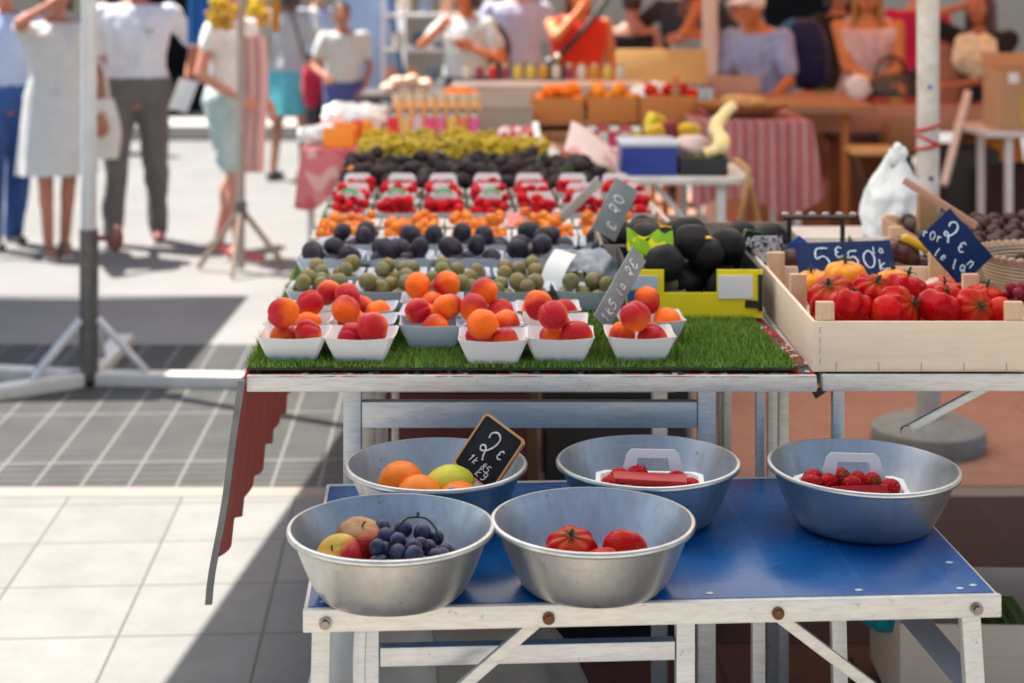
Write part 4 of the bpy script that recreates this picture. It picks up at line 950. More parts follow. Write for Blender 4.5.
def crate(name, label, x, y, z, W_, D_, h, posts, rz=0.0, mids=False, panel_m=PALEWOOD, ph=.035):
    t = thing(name, label, 'crate', (x, y, z), rz)
    mb = MB(); mb.box((W_/2, .004, h/2), (W_, .007, h), bev=.001); mb.build('front_panel', panel_m, t)
    mb = MB(); mb.box((W_/2, D_-.004, h/2), (W_, .007, h), bev=.001); mb.build('rear_panel', panel_m, t)
    for x_ in (.0035, W_-.0035): mb = MB(); mb.box((x_, D_/2, h/2), (.007, D_-.016, h), bev=.001); mb.build('side_panel', panel_m, t)
    mb = MB(); mb.box((W_/2, D_/2, .006), (W_-.016, D_-.018, .006)); mb.build('base_panel', panel_m, t)
    for (a, b) in posts: mb = MB(); mb.box((a, b, (h+ph)/2+.005), (.034, .016, h+ph-.01), bev=.0015); mb.build('corner_post', POSTWOOD, t)
    mb = MB()
    for i in range(5): mb.box((.045+i*(W_-.09)/4, -.0002, .010), (.0012, .001, .016))
    for i in range(4): mb.box((.014, -.0002, .02+i*.02), (.001, .001, .012), (0, R(8), 0))
    mb.build('staple', plain('staple steel', (.35, .33, .30), .4, .6), t); return t
gA = G(812, 372, H1); WA = .415; HA = .096
crate('tomato_crate', 'pale wooden crate of ribbed red tomatoes at the front table edge', gA.x, 3.092, H1+.002, WA, .60, HA, [(.0265, .017), (WA-.0265, .017), (.0265, .31), (WA-.0265, .31), (.0265, .582), (WA-.0265, .582)])
mb = MB(); mb.box((.30, .003, .045), (.0, .0, .0)) if False else None
def tom(key, px, py, d, s, lab, rot, top=True, cat='tomato', grp=None):
    o = place(ME[key], 'tomato' if key != 'ytom' else 'yellow_tomato', None, V(px, py, d), rot, (s,)*3); tag(o, lab, cat, grp)
    if top: place(ME['tomtop'], 'stem', o)
tom('tom0', 832, 297, 3.27, 1.12, 'large ribbed red tomato with a white scar by the corner post', (R(20), R(-30), .4))
tom('tom1', 851, 308, 3.19, 1.05, 'ribbed red tomato behind the front panel, second from the corner', (R(30), R(20), 2))
tom('tom2', 899, 309, 3.20, 1.10, 'ribbed red tomato showing its dark stem in the middle of the crate', (R(62), R(0), 1))
tom('tom0', 940, 308, 3.20, 1.08, 'wide ribbed red tomato with orange ribs right of the middle', (R(28), R(0), 2))
tom('tom1', 973, 310, 3.20, 1.0, 'ribbed orange red tomato with star stem near the right end', (R(64), R(8), .2))
tom('tom2', 872, 293, 3.32, 1.05, 'ribbed red tomato with green stem below the yellow tomato', (R(30), 0, .5))
tom('tom0', 905, 290, 3.34, 1.10, 'large glossy red tomato left of the white sheet', (R(10), R(14), 1.1)); tom('tom1', 943, 297, 3.32, .95, 'red tomato partly under the white sheet', (R(10), 0, 2.2))
tom('smooth_tom', 886, 312, 3.155, .9, 'small plain red tomato in the gap behind the panel', rr(), False); tom('smooth_tom', 1002, 312, 3.20, .85, 'small dark red tomato at the right end of the crate', rr(), False)
tom('tom1', 985, 299, 3.34, .95, 'red tomato under the torn edge of the white sheet', (R(10), 0, .8))
tom('ytom', 845, 277, 3.42, 1.12, 'fat yellow orange tomato in front of the navy price slate', (R(6), R(-4), .5)); tom('ytom', 812, 283, 3.46, .9, 'yellow orange tomato by the mid post of the crate', (0, R(-10), 1)); tom('ytom', 893, 281, 3.46, .9, 'yellow tomato right of the fat yellow one', (0, R(8), 2)); tom('ytom', 870, 286, 3.45, .8, 'small yellow tomato below the navy price slate', (0, 0, 3))
# fill below so that the heap is a heap
random.seed(2)
for k in heap(16, .042, WA/2-.055, .20, .0, .06, 10):
    y = 3.092+.26+k.y
    tag(place(ME['tom%d' % random.randint(0, 2)], 'tomato', None, (gA.x+WA/2+k.x, y, H1+.012+k.z*.8-.004), rr(), (.85,)*3), 'red tomato low in the pale crate under the heap', 'tomato', 'lower tomatoes in the pale crate')
# navy price slates
A = V(794, 243, 3.60); Bq = V(885, 240, 3.60); C_ = V(803, 290, 3.52)
sign('price_slate', 'navy price slate reading 5 euro 50 per kilo behind the yellow tomato', A, V(890, 240, 3.60), C_, .004, SLATE_BLUE, None, 0, CHALK,
     [('5', .17, .36, .50, .0022, {}), ('E', .40, .66, .22, .0018, {}), ('50', .51, .42, .36, .0022, {}), ('la', .79, .72, .14, .0013, {}), ('k', .83, .36, .22, .0017, {}), ('g', .88, .18, .22, .0017, {})], 'price slate')
A = V(950, 208, 3.55); Bq = V(993, 256, 3.53); C_ = V(915, 235, 3.52)
sign('price_slate', 'navy price slate turned on its corner reading 2 euro before the purple fruit', A, Bq, C_, .004, SLATE_BLUE, None, 0, CHALK,
     [('2', .26, .40, .46, .0022, dict(rot=R(22))), ('E', .55, .48, .22, .0018, dict(rot=R(22))), ('r0r', .02, .10, .18, .0013, dict(rot=R(30))), ('le', .34, .02, .18, .0013, dict(rot=R(12))), ('la', .68, .12, .20, .0015, dict(rot=R(30))), ('n', .80, .42, .2, .0014, {})], 'price slate')
# papers on the crate
mb = MB(); pts = [V(905, 284, 3.40), V(960, 288, 3.42), V(1005, 298, 3.40), V(990, 302, 3.30), V(950, 297, 3.30), V(915, 290, 3.32)]
def pap(u, v): a = pts[0].lerp(pts[2], u); b = pts[5].lerp(pts[3], u); p = a.lerp(b, v); p.z += .008*math.sin(u*5)+.004*noise.noise(Vector((u*6, v*3, 1))); return p
tag(MB().sheet(pap, 16, 6, .001).build('paper_sheet', WHITE_CARD), 'white paper sheet laid over the right side of the tomato crate', 'paper')
pb = thing('paper_bag', 'folded paper bag with red print on the tomato crate', 'bag', V(942, 294, 3.52))
mb = MB(); mb.box((0, 0, .012), (.11, .07, .03), (R(8), R(-10), R(18)), .006, taper=.8); mb.build('bag_body', m_print('red and white print', (.62, .10, .06), [(.66, .50, .42), (.62, .14, .10), (.5, .05, .05)], 45), pb)
mb = MB(); mb.box((.025, -.045, -.006), (.06, .02, .03), (0, R(-10), R(18)), .003); mb.build('bag_mouth', plain('brown paper', (.28, .13, .07), .8), pb)
# crate C: dark tomatoes behind
gC = V(760, 240, 3.80)
crate('tomato_crate', 'low whitish crate of dark tomatoes behind the tomato crate', gC.x, 3.74, H1+.002, .43, .44, .085, [(.0265, .017), (.4035, .017), (.0265, .42), (.4035, .42)], 0, False, m_wood('whitish wood', (.74, .70, .62), (.66, .61, .54), (1, 1, 9)), .03)
for px, py, d, s, rot in ((800, 252, 3.86, 1.0, (0, 0, 0)), (898, 246, 3.88, 1.15, (R(10), R(10), 1)), (850, 246, 3.98, 1.0, (0, 0, 2)), (775, 262, 3.9, .9, (0, 0, 1)), (925, 258, 3.9, .9, (0, 0, 1))): 
    o = place(ME['dtom'], 'dark_tomato', None, V(px, py+8, d), rot, (s,)*3); tag(o, 'dark brown red tomato in the low whitish crate', 'tomato', 'dark tomatoes'); place(ME['tomtop'], 'stem', o)
for k in heap(8, .045, .15, .14, 0, .05, 10): tag(place(ME['dtom'], 'dark_tomato', None, (gC.x+.215+k.x, 3.74+.22+k.y, H1+.008+k.z*.8), rr(), (.9,)*3), 'dark brown red tomato in the low whitish crate', 'tomato', 'dark tomatoes')
g = V(918, 247, 3.86); tag(MB().capsule((-.03, 0, .02), (.03, 0, -.01), .012, .009).build('yellow_pepper', plain('yellow pepper skin', (.78, .46, .02), .3), None, g), 'small yellow pepper beside the dark tomato', 'pepper')
wr = thing('wire_rack', 'black wire tag holder standing behind the navy price slate', 'rack', V(820, 240, 3.95)); mb = MB()
for x in (-.075, .055): mb.tube([(x, 0, -.05), (x, 0, .055)], .006, 6)
mb.tube([(-.09, 0, .055), (.085, 0, .055)], .006, 6); mb.build('frame', BLACKPL, wr)
mb = MB()
for i in range(6): mb.ball((-.085+i*.033, 0, .063), (.010, .006, .006), 8, 5)
mb.build('clip', plain('pinkish clip', (.5, .36, .33), .5), wr)
# purple fruit crate D
gD = G(935, 215, .985)
crate('fruit_crate', 'brown wooden crate of dark purple plums laid in rows', 1.06, 4.02, H1+.002, .56, .58, .075, [(.02, .56), (.54, .56)], R(1), False, m_wood('reddish crate wood', (.42, .23, .15), (.34, .18, .11), (1, 1, 8)), .01)
ME['qpl'] = MB().ball((0, 0, 0), (.020, .040, .020), 18, 12, fn=lump(.03, 1.3, 4)).mesh('long_plum', m_fruit('long plum', (.035, .010, .014), (.022, .009, .014), (.08, .022, .016), None, .4, 30, .2), 0)
for i in range(11):
    for j in range(6):
        tag(place(ME['qpl'], 'long_plum', None, (1.085+i*.047+random.uniform(-.004, .004)+.012*(j % 2), 4.08+j*.083, H1+.065+.012*j*.3+random.uniform(0, .008)), (R(random.uniform(-15, 15)), 0, R(random.uniform(-28, 8)))), 'long dark purple plum lying in rows in the brown crate', 'plum', 'long plums in the brown crate')
g = V(940, 203, 4.0); tag(MB().box((0, 0, 0), (.205, .02, .018), (0, R(32), R(-14)), .003).build('loose_plank', m_wood('pinkish slat', (.52, .28, .20), (.44, .22, .15), (6, 1, 1)), None, g), 'loose pinkish wooden plank leaning by the white bag', 'plank')
tag(MB().box((0, 0, 0), (.05, .02, .09), (0, 0, R(12)), .003).build('cardboard_flap', CARDBOARD, None, V(927, 212, 4.1)), 'small brown cardboard flap under the loose slat', 'cardboard')
# wicker basket and raspberries
bk = thing('wicker_basket', 'round pale wicker basket of dark fruit beside the tomato crate', 'basket', (1.19, 3.62, H1))
wk = NT('wicker'); wv = wk.n('ShaderNodeTexWave'); wv.inputs['Scale'].default_value = 40; wv.bands_direction = 'Z'; wk.l(wk.tc.outputs['Object'], wv.inputs['Vector'])
wk.set(Base_Color=wk.mix(wv.outputs['Fac'], (.46, .29, .17), (.70, .52, .36)), Roughness=.8); wk.bump(wv.outputs['Fac'], .8, .006)
mb = MB(); mb.lathe([(.001, .004), (.095, .004), (.105, .01), (.135, .075), (.140, .10), (.146, .104), (.140, .110), (.132, .104), (.125, .075), (.095, .014), (.001, .012)], 40); mb.v = [Vector((v.x, v.y, v.z*1.3)) for v in mb.v]; mb.build('basket_body', wk.m, bk)
mb = MB()
for tt in range(46): 
    a = tt/46*6.283; mb.capsule((.137*math.cos(a), .137*math.sin(a), .135), (.145*math.cos(a+.1), .145*math.sin(a+.1), .142), .007, .007, 6, e=2)
mb.build('braided_rim', plain('wicker rim', (.55, .36, .24), .8, 0, (.42, .26, .16), 60), bk)
for k in heap(22, .024, .075, .075, .012, .10, 8): tag(place(ME['fig%d' % random.randint(0, 1)], 'dark_fruit', None, Vector((1.19, 3.62, H1+.03))+k, rr(), (.85,)*3), 'dark fruit inside the round wicker basket', 'fruit', 'dark fruit in the wicker basket')
M_RASP = m_fruit('raspberry', (.30, .008, .025), (.20, .006, .02), None, None, .5, 60)
rp = MB().ball((0, 0, 0), .012, 14, 10, fn=lambda d: 1+.10*math.sin(d.x*16)*math.sin(d.y*16+1)*math.sin(d.z*14)).mesh('raspberry', M_RASP, 0)
rb = thing('punnet', 'small punnet of dark raspberries between crate and basket', 'punnet', (1.075, 3.30, H1+.05)); place(P_A, 'tray', rb); tag(MB().box((0, 0, .022), (.16, .14, .048), bev=.004).build('cardboard_box', CARDGREY, None, (1.075, 3.30, H1+.002)), 'grey cardboard box carrying the raspberry punnet', 'box')
for k in heap(34, .012, .052, .046, .022, .085, 8): tag(place(rp, 'raspberry', None, Vector((1.075, 3.30, H1+.05))+k, rr()), 'dark red raspberry in the punnet by the wicker basket', 'raspberry', 'raspberries')
# white carrier bag
wb = thing('carrier_bag', 'crumpled white plastic carrier bag standing behind the dark tomatoes', 'bag', (1.12, 4.75, H1))
def bagf(u, v):
    a = u*6.2832; k = (1+.22*noise.noise(Vector((math.cos(a)*2.2, math.sin(a)*2.2, v*4)))+.10*noise.noise(Vector((math.cos(a)*5, math.sin(a)*5, v*9)))); prof = [(.0, .088), (.25, .092), (.55, .078), (.75, .050), (.90, .030), (1.0, .008)]
    for (v0, r0), (v1, r1) in zip(prof, prof[1:]):
        if v <= v1: r = r0+(r1-r0)*(v-v0)/(v1-v0); break
    k += .05*math.sin(7*a+v*3)*v
    return (r*k*math.cos(a), r*.7*k*math.sin(a), .001+.225*v+.03*v*math.cos(a*2+1))
MB().sheet(bagf, 48, 24).build('bag_body', plain('white carrier film', (.76, .77, .76), .4, 0, (.66, .68, .67), 18, .3), wb)
mb = MB(); mb.ball((.012, 0, .235), (.026, .022, .032), 16, 12, fn=lump(.5, 2.5, 5)); mb.build('knot', plain('white carrier film', (.76, .77, .76), .4), wb)
# ================================================================ under the tables
pc = G(900, 636, .27)
crate('produce_crate', 'pale produce crate on the ground under the blue table', pc.x, pc.y, .085, .50, .34, .21, [(.02, .02), (.48, .02)], R(-2), False, PALEWOOD, .0)
tag(MB().box((0, 0, .0285), (.56, .42, .08), (0, 0, R(-2)), .003).build('wooden_pallet', m_wood('dark pallet', (.12, .07, .045), (.09, .05, .03), (1, 6, 1)), None, (pc.x+.25, pc.y+.18, 0)), 'dark wooden board under the produce crate', 'board')
TEAL = plain('teal film', (.01, .30, .38), .3, 0, (.02, .42, .5), 9)
o = MB().ball((0, 0, 0), (.10, .09, .075), 26, 16, fn=lump(.15, 2.2, 4)).build('teal_package', TEAL, None, (pc.x+.02, pc.y+.14, .30), (0, 0, 0), 0); tag(o, 'teal plastic package bulging over the produce crate corner', 'package')
o = MB().ball((0, 0, 0), (.085, .05, .03), 22, 12, fn=lump(.12, 2, 2)).build('white_package', plain('white film', (.72, .74, .80), .3), None, (pc.x+.10, pc.y+.07, .315), (0, 0, 0), 0); tag(o, 'white plastic package in the produce crate', 'package')
o = MB().ball((0, 0, 0), .022, 20, 12).build('orange', M_ORANGE, None, (pc.x+.165, pc.y+.03, .322), (0, 0, 0), 0); tag(o, 'orange fruit between packages in the produce crate', 'orange')
for i in range(4):
    lf = MB(); lf.sheet(lambda u, v: (.03*(2*v-1)*math.sin(math.pi*min(1, u*.9+.08)), .02*math.sin(5*v)+.03*u, .085*u), 10, 6, .002)
    tag(lf.build('lettuce_leaf', plain('yellow green leaf', (.16, .20, .02), .5, 0, (.07, .12, .015), 20), None, (pc.x+.21+i*.03, pc.y+.08+.02*i, .21), (R(-10), R(-12+9*i), R(20*i))), 'yellow green vegetable leaf upright in the produce crate', 'leaf', 'leaves in the produce crate')
# grey sack under the table
def sack(u, v):
    a = u*6.2832; k = 1+.16*noise.noise(Vector((math.cos(a)*1.6, math.sin(a)*1.6, v*3)))+.03*math.sin(9*a+3*v); r = .24*(1-.12*v)*math.sin(math.pi*min(1, .12+v*.88))**.5
    return (r*1.15*k*math.cos(a), r*.62*k*math.sin(a), .66*v*(1-.08*math.cos(a)))
MB_s = MB().sheet(sack, 60, 24); tag(MB_s.build('cloth_sack', cloth('grey sackcloth', (.20, .19, .18), (.13, .125, .12), 9), None, (-.10, 2.86, 0), (0, 0, 0)), 'slumped grey cloth sack under the blue table', 'sack')
tag(MB().sheet(sack, 60, 24).build('cloth_sack', cloth('pale sackcloth', (.36, .36, .34), (.26, .26, .25), 9), None, (-.20, 2.90, 0), (0, 0, 1.3)), 'pale grey sack bulging past the blue table end', 'sack')
for x, y, lab, m, h in ((-.14, 4.35, 'dark red plastic crate in shade below the fruit tables', plain('dark red plastic', (.12, .010, .010), .5), .60), (.27, 4.36, 'black plastic crate in shade below the fruit tables', BLACKPL, .62), (-.10, 5.2, 'brown cardboard carton standing below the strawberry tables', CARDBOARD, .40), (.28, 5.6, 'black plastic crate below the far strawberry tables', BLACKPL, .35)):
    t = thing('storage_crate', lab, 'crate', (x, y, 0)); mb = MB()
    for c, s in (((0, -.18, h/2), (.36, .012, h)), ((0, .18, h/2), (.36, .012, h)), ((-.174, 0, h/2), (.012, .348, h)), ((.174, 0, h/2), (.012, .348, h)), ((0, 0, .012), (.34, .34, .012))): mb.box(c, s, bev=.002)
    mb.build('crate_body', m, t); mb = MB(); mb.box((0, -.190, h-.03), (.37, .012, .04), bev=.003); mb.build('rim', m, t)
# ================================================================ far end of the run
random.seed(14)
GR = m_fruit('yellow grape', (.52, .36, .012), (.42, .30, .02), (.30, .26, .02), None, .35, 40)
gbm = []
for j in range(3):
    mb = MB()
    for k in heap(44, .0115, .055, .05, 0, .09, 5): mb.ball(k, .012, 8, 6)
    gbm.append(mb.mesh('grape_bunch', GR, 0))
for i in range(15):
    d_ = 6.72+.26*(i % 3)+random.uniform(-.04, .04); x = XL(d_)+.10+(i//3)*.165+random.uniform(-.02, .02)
    tag(place(gbm[i % 3], 'grape_bunch', None, (x, d_, ZM-.002), (0, 0, random.uniform(0, 6)), (1.25, 1.2, 1.1)), 'bunch of yellow grapes in the long heap before the sachets', 'grapes', 'yellow grapes behind the figs')
SIL = plain('silver tie', (.35, .36, .38), .3, .6)
for i, (px, c, lab) in enumerate(((393, (.60, .01, .02), 'bright red'), (406, (.62, .36, .12), 'tan'), (418, (.62, .36, .42), 'pale pink'), (430, (.66, .05, .16), 'deep pink'), (441, (.60, .10, .20), 'rose'), (452, (.70, .36, .06), 'yellow'), (463, (.68, .14, .05), 'orange'), (474, (.64, .08, .22), 'magenta and white'))):
    g = V(px, 140, 7.45); t = thing('sachet', f'{lab} filled sachet with a grey tied neck in the row behind the grapes', 'sachet', (g.x, g.y, H1), random.uniform(-.1, .1), 'tied sachets')
    MB().box((0, 0, .062), (.047, .036, .118), bev=.012).build('pouch', m_stripe('sachet %d' % i, c, tuple(min(.8, x*1.5+.12) for x in c), .021), t)
    MB().tube([(0, 0, .120), (0, 0, .140), (0, 0, .160)], [.018, .010, .020], 10).build('neck', SIL, t)
# pale jars behind them
for i in range(8):
    g = V(398+i*11, 118, 7.75); t = thing('honey_jar', 'small honey coloured jar with pale lid behind the tied sachets', 'jar', (g.x, g.y, H1), 0, 'honey jars')
    if i == 0: jb = MB().lathe([(.001, 0), (.026, 0), (.030, .008), (.030, .165), (.026, .18), (.001, .18)], 20).mesh('jar_body', plain('honey', (.70, .36, .12), .15, 0, (.72, .48, .25), 10)); jl = MB().lathe([(.001, .178), (.029, .178), (.029, .205), (.001, .205)], 20).mesh('lid', plain('pale gold lid', (.70, .58, .42), .3, .3))
    place(jb, 'jar_body', t); place(jl, 'lid', t)
def carton(name, label, px0, px1, pyt, pyb, d, depth, m, flaps=True, lidm=None, cat='box', z0=None):
    a = V(px0, pyb, d); b = V(px1, pyt, d); W_ = b.x-a.x; z = a.z if z0 is None else z0; H_ = b.z-z
    t = thing(name, label, cat, ((a.x+b.x)/2, d, z)); mb = MB()
    for c, s in (((0, .004, H_/2), (W_, .008, H_)), ((0, depth-.004, H_/2), (W_, .008, H_)), ((-W_/2+.004, depth/2, H_/2), (.008, depth-.016, H_)), ((W_/2-.004, depth/2, H_/2), (.008, depth-.016, H_)), ((0, depth/2, .006), (W_-.016, depth-.016, .01))): mb.box(c, s, bev=.002)
    mb.build('box_body', m, t)
    if flaps: 
        mb = MB(); mb.box((0, depth+.03, H_+.03), (W_-.01, .006, .10), (R(-40), 0, 0)); mb.build('flap', m, t)
    if lidm: mb = MB(); mb.box((0, depth/2, H_+.008), (W_+.014, depth+.014, .018), bev=.005); mb.build('lid', lidm, t)
    return t
carton('white_box', 'long pinkish white box with lid coloured as sunlit behind the cartons', 452, 644, 88, 106, 8.55, .35, plain('pinkish white card', (.60, .45, .40), .6), False, plain('sunlit tone lid', (.72, .60, .50), .6))  # lid colour lifted to stand in for sunlight on the box top
tag(MB().box((0, 0, 0), (1.0, .5, .05), bev=.01).build('display_board', CARDGREY, None, (.16, 8.7, .935)), 'grey board carrying the long white box', 'board')
carton('carton', 'grey brown cardboard carton left of the orange wooden crates', 474, 533, 112, 146, 7.6, .30, CARDGREY, True, None, 'box', H1)
OW = m_wood('orange stained wood', (.50, .19, .05), (.40, .14, .035), (2, 2, 8))
for i, (a, b, tp, bt_) in enumerate(((531, 585, 98, 124), (588, 640, 97, 122), (640, 700, 96, 124))):
    g0 = V(a, bt_, 7.9); g1 = V(b, tp, 7.9)
    crate('orange_crate', ['orange stained wooden crate beside the grey carton', 'orange stained wooden crate in the middle of three', 'orange stained wooden crate nearest the awning post'][i], g0.x, 7.9, g0.z, g1.x-g0.x-.01, .35, (g1.z-g0.z), [], 0, False, OW, 0)
tag(MB().box((0, 0, 0), (1.1, .6, .045), bev=.004).build('display_board', m_wood('brown board', (.26, .12, .05), (.2, .09, .04), (1, 6, 1)), None, (.62, 7.85+.2, .89)), 'brown board under the three orange crates', 'board')
cols_ = [((.60, .04, .05), 'red'), ((.62, .58, .55), 'white'), ((.60, .05, .10), 'crimson'), ((.55, .50, .50), 'grey'), ((.70, .50, .03), 'yellow')]
for i, px in enumerate((592, 603, 614, 625, 636)):
    c, nm = cols_[i]; g = V(px, 140, 6.75); t = thing('jam_jar', f'{nm} jam jar in the short row before the orange crates', 'jar', (g.x, g.y, .955), 0, 'jam jars')
    MB().lathe([(.001, 0), (.022, 0), (.024, .006), (.024, .065), (.001, .067)], 18).build('jar_body', plain('jam '+nm, c, .2), t); MB().lathe([(.001, .066), (.023, .066), (.023, .084), (.001, .084)], 18).build('lid', plain('lid %d' % (i % 2), ((.7, .7, .68), (.55, .05, .05))[i % 2], .3), t)
tag(MB().box((0, 0, 0), (.30, .16, .05), bev=.004).build('display_board', WHITE_CARD, None, (.43, 6.77, .930)), 'white card step under the jam jars', 'step')
for i, (px, py, c, nm) in enumerate(((655, 134, (.72, .46, .02), 'yellow'), (668, 130, (.24, .02, .04), 'wine red'), (682, 134, (.72, .44, .02), 'golden'), (690, 132, (.70, .50, .05), 'pale yellow'), (655, 122, (.76, .60, .03), 'bright yellow'))):
    g = V(px, py, 6.8+.03*i); o = MB().box((0, 0, 0), (.085, .05, .075), (R(10), R(8*(i-2)), R(10*i)), .015).build('snack_packet', plain('packet '+nm, c, .35, 0, tuple(x*.6 for x in c), 20), None, g); tag(o, f'{nm} snack packet piled beside the blue cool box', 'packet')
tag(MB().box((0, 0, 0), (.30, .26, .06), bev=.004).build('display_board', CARDBOARD, None, (.68, 6.86, .938)), 'brown card tray under the snack packets', 'tray')
g = V(598, 155, 6.5); tag(MB().sheet(lambda u, v: (.26*(u-.5), .14*(v-.5)-.02*math.sin(3*u), .07*(1-u)*v+.02*math.sin(4*u+1)), 16, 8, .003).build('paper_wrap', m_print('pale pink print', (.66, .52, .49), [(.66, .54, .50), (.68, .52, .50), (.64, .50, .48), (.62, .30, .30)], 30), None, (g.x, g.y, .955), (R(20), R(10), R(-8))), 'pale pink paper wrap draped beside the blue cool box', 'paper')
# red striped sachet stand right of jars
for i, (px, py) in enumerate(((505, 132), (516, 128), (527, 134))):
    g = V(px, py, 7.1); o = MB().ball((0, 0, 0), (.04, .035, .055), 18, 12, fn=lump(.15, 2, i)).build('wrapped_bundle', m_print('red white print %d' % i, (.62, .40, .40), [(.5, .03, .06), (.7, .66, .64), (.45, .06, .12)], 45), None, (g.x, g.y, .96), (0, 0, i), 0); tag(o, 'red and white wrapped bundle in front of the grey carton', 'bundle', 'wrapped bundles')
# left pink table with orange box
gx = V(305, 152, 7.15)
lt = thing('cloth_table', 'table under a pink red cloth with hanging corner beside the grapes', 'table', (-.93, 7.15, 0), R(3))
mb = MB(); mb.box((.30, .75, .885), (.58, 1.5, .02)); mb.build('table_top', ALU2, lt)
for x, y in ((.04, .05), (.56, .05), (.04, 1.45), (.56, 1.45)): leg((x, y, .875), (x, y, 0), .03, .03, ALU2, lt)
def pk(u, v):
    # u across the top then down the front
    x = .0+.60*u
    if v < .75: return (x, 1.5-1.5*v/.75, .899+.003*noise.noise(Vector((u*6, v*8, 0))))
    w_ = (v-.75)/.25; dl = .25*(1-.85*u)+.03*math.sin(u*14); return (x-.03*w_+.02*math.sin(u*9)*w_, -.012-.02*w_*math.sin(u*11), .897-dl*w_)
MB().sheet(pk, 40, 40, .003).build('pink_cloth', m_print('pink red cloth', (.55, .16, .17), [(.50, .12, .14), (.60, .22, .22), (.50, .10, .12), (.62, .36, .34)], 18), lt)
OB = plain('orange plastic', (.82, .27, .012), .4, 0, (.78, .22, .01), 5)
carton('orange_box', 'bright orange plastic box on the pink cloth table', 323, 353, 128, 152, 7.2, .28, OB, False, None, 'box', .905)
for i, (px, c, nm) in enumerate(((362, (.60, .015, .015), 'red'), (371, (.76, .3, .02), 'orange'))):
    g = V(px, 130, 7.5); tag(MB().box((0, 0, .05), (.055, .05, .10), bev=.01).build('spice_tin', plain('tin '+nm, c, .3), None, (g.x-.02, g.y, .905)), f'{nm} spice tin beside the orange plastic box', 'tin')
for i, (px, py, r_) in enumerate(((352, 118, .10), (378, 112, .12), (325, 134, .08), (312, 144, .07))):
    g = V(px, py, 8.3-.4*i if i < 2 else 7.35); o = MB().ball((0, 0, 0), (r_, r_*.8, r_*.65), 24, 16, fn=lump(.35, 2.4, i*3)).build('plastic_bag', plain('white carrier film', (.76, .77, .76), .4), None, (g.x-.05*(i < 2), g.y, .905+r_*.55), (0, 0, i), 50); tag(o, ['crumpled white plastic bag left of the sachets', 'tall crumpled white plastic bag beside the red sachet', 'small white plastic bag before the orange box', 'white plastic bag on the hanging pink cloth corner'][i], 'bag')
# magenta dish and orange fruit heap behind jars
g = V(462, 86, 8.4); t = thing('magenta_dish', 'magenta dish with dark rim behind the honey jars', 'dish', (g.x-.04, g.y, .94))
MB().lathe([(.001, 0), (.09, 0), (.15, .06), (.155, .065), (.145, .062), (.085, .008), (.001, .008)], 30).build('dish_body', plain('magenta glaze', (.55, .02, .16), .25), t); MB().lathe([(.145, .064), (.158, .064), (.158, .074), (.145, .074), (.145, .064)], 30).build('rim', BLACKPL, t)
carton('fruit_carton', 'low carton of oranges between dish and white box', 442, 480, 100, 112, 8.0, .3, CARDBOARD, False, None, 'box', .9)
for k in heap(11, .04, .07, .1, .0, .12, 8): tag(place(org, 'orange', None, Vector((-.245+k.x, 8.15, .99)) + Vector((0, k.y, k.z*.8)), rr()), 'orange in the low carton behind the sachets', 'orange', 'oranges in the low carton')
# ================================================================ small table on the right of the run
g = G(621, 178, H1); smt = thing('side_table', 'small white folding table carrying the blue cool box', 'table', (g.x, 6.14, 0)); WS = .50
mb = MB(); mb.box((WS/2, .25, H1-.014), (WS, .5, .026), bev=.004); mb.build('table_top', plain('white table paint', (.66, .64, .60), .5), smt)
leg((.385, .05, H1-.028), (.385, .05, 0), .035, .03, ALU2, smt); leg((.285, .45, H1-.028), (.285, .45, 0), .03, .03, ALU2, smt); leg((.06, .45, H1-.028), (.06, .45, 0), .03, .03, ALU2, smt); leg((.03, .05, H1-.028), (.03, .05, 0), .03, .03, ALU2, smt)
leg((.13, .06, H1-.03), (.36, .06, .60), .022, .014, ALU2, smt, 'brace'); leg((.06, .45, .68), (.385, .45, .68), .03, .02, ALU2, smt, 'cross_bar')
carton('cool_box', 'royal blue plastic cool box with pale lid on the small white table', 622, 677, 147, 172, 6.2, .26, plain('royal blue plastic', (.012, .03, .22), .35, 0, (.016, .04, .26), 4), False, plain('pale blue lid', (.46, .56, .68), .4), 'box', H1)
carton('seedling_tray', 'shallow black tray of greens beside the blue cool box', 680, 728, 158, 172, 6.2, .22, BLACKPL, False, None, 'tray', H1)
random.seed(31)
mb = MB(); g = V(704, 160, 6.3)
for i in range(220):
    a, b = random.uniform(-.085, .085), random.uniform(-.08, .08); p = Vector((a, b, random.uniform(0, .02))); q = Vector((random.uniform(-.02, .02), random.uniform(-.02, .02), .012)); s = Vector((random.uniform(-.01, .01), random.uniform(-.01, .01), 0))
    mb.add([p-s, p+s, p+q+s*.5, p+q-s*.5], [[0, 1, 2, 3]])
tag(mb.build('salad_greens', plain('salad green', (.16, .20, .04), .6, 0, (.07, .13, .02), 20), None, (g.x, 6.31, H1+.035), (0, 0, 0), 0), 'mass of small salad greens in the black tray', 'greens', None, 'stuff')
sq = MB(); sq.tube(spline([V(705, 154, 6.3), V(716, 150, 6.3), V(722, 142, 6.35), V(716, 128, 6.4), V(726, 112, 6.45), V(733, 106, 6.5)], 5), [.022]*6+[.034]*6+[.03]*6+[.024]*7+[.012], 12); tag(sq.build('yellow_squash', plain('pale squash skin', (.74, .54, .20), .4, 0, (.70, .60, .36), 14)), 'pale yellow crook-neck squash leaning over the greens tray', 'squash')
o = MB().ball((0, 0, 0), (.085, .07, .055), 22, 14, fn=lump(.2, 2, 8)).build('pink_bag', plain('pinkish film', (.66, .50, .46), .4), None, V(692, 148, 6.44), (0, 0, 0), 50); tag(o, 'pinkish paper bag behind the squash', 'bag')
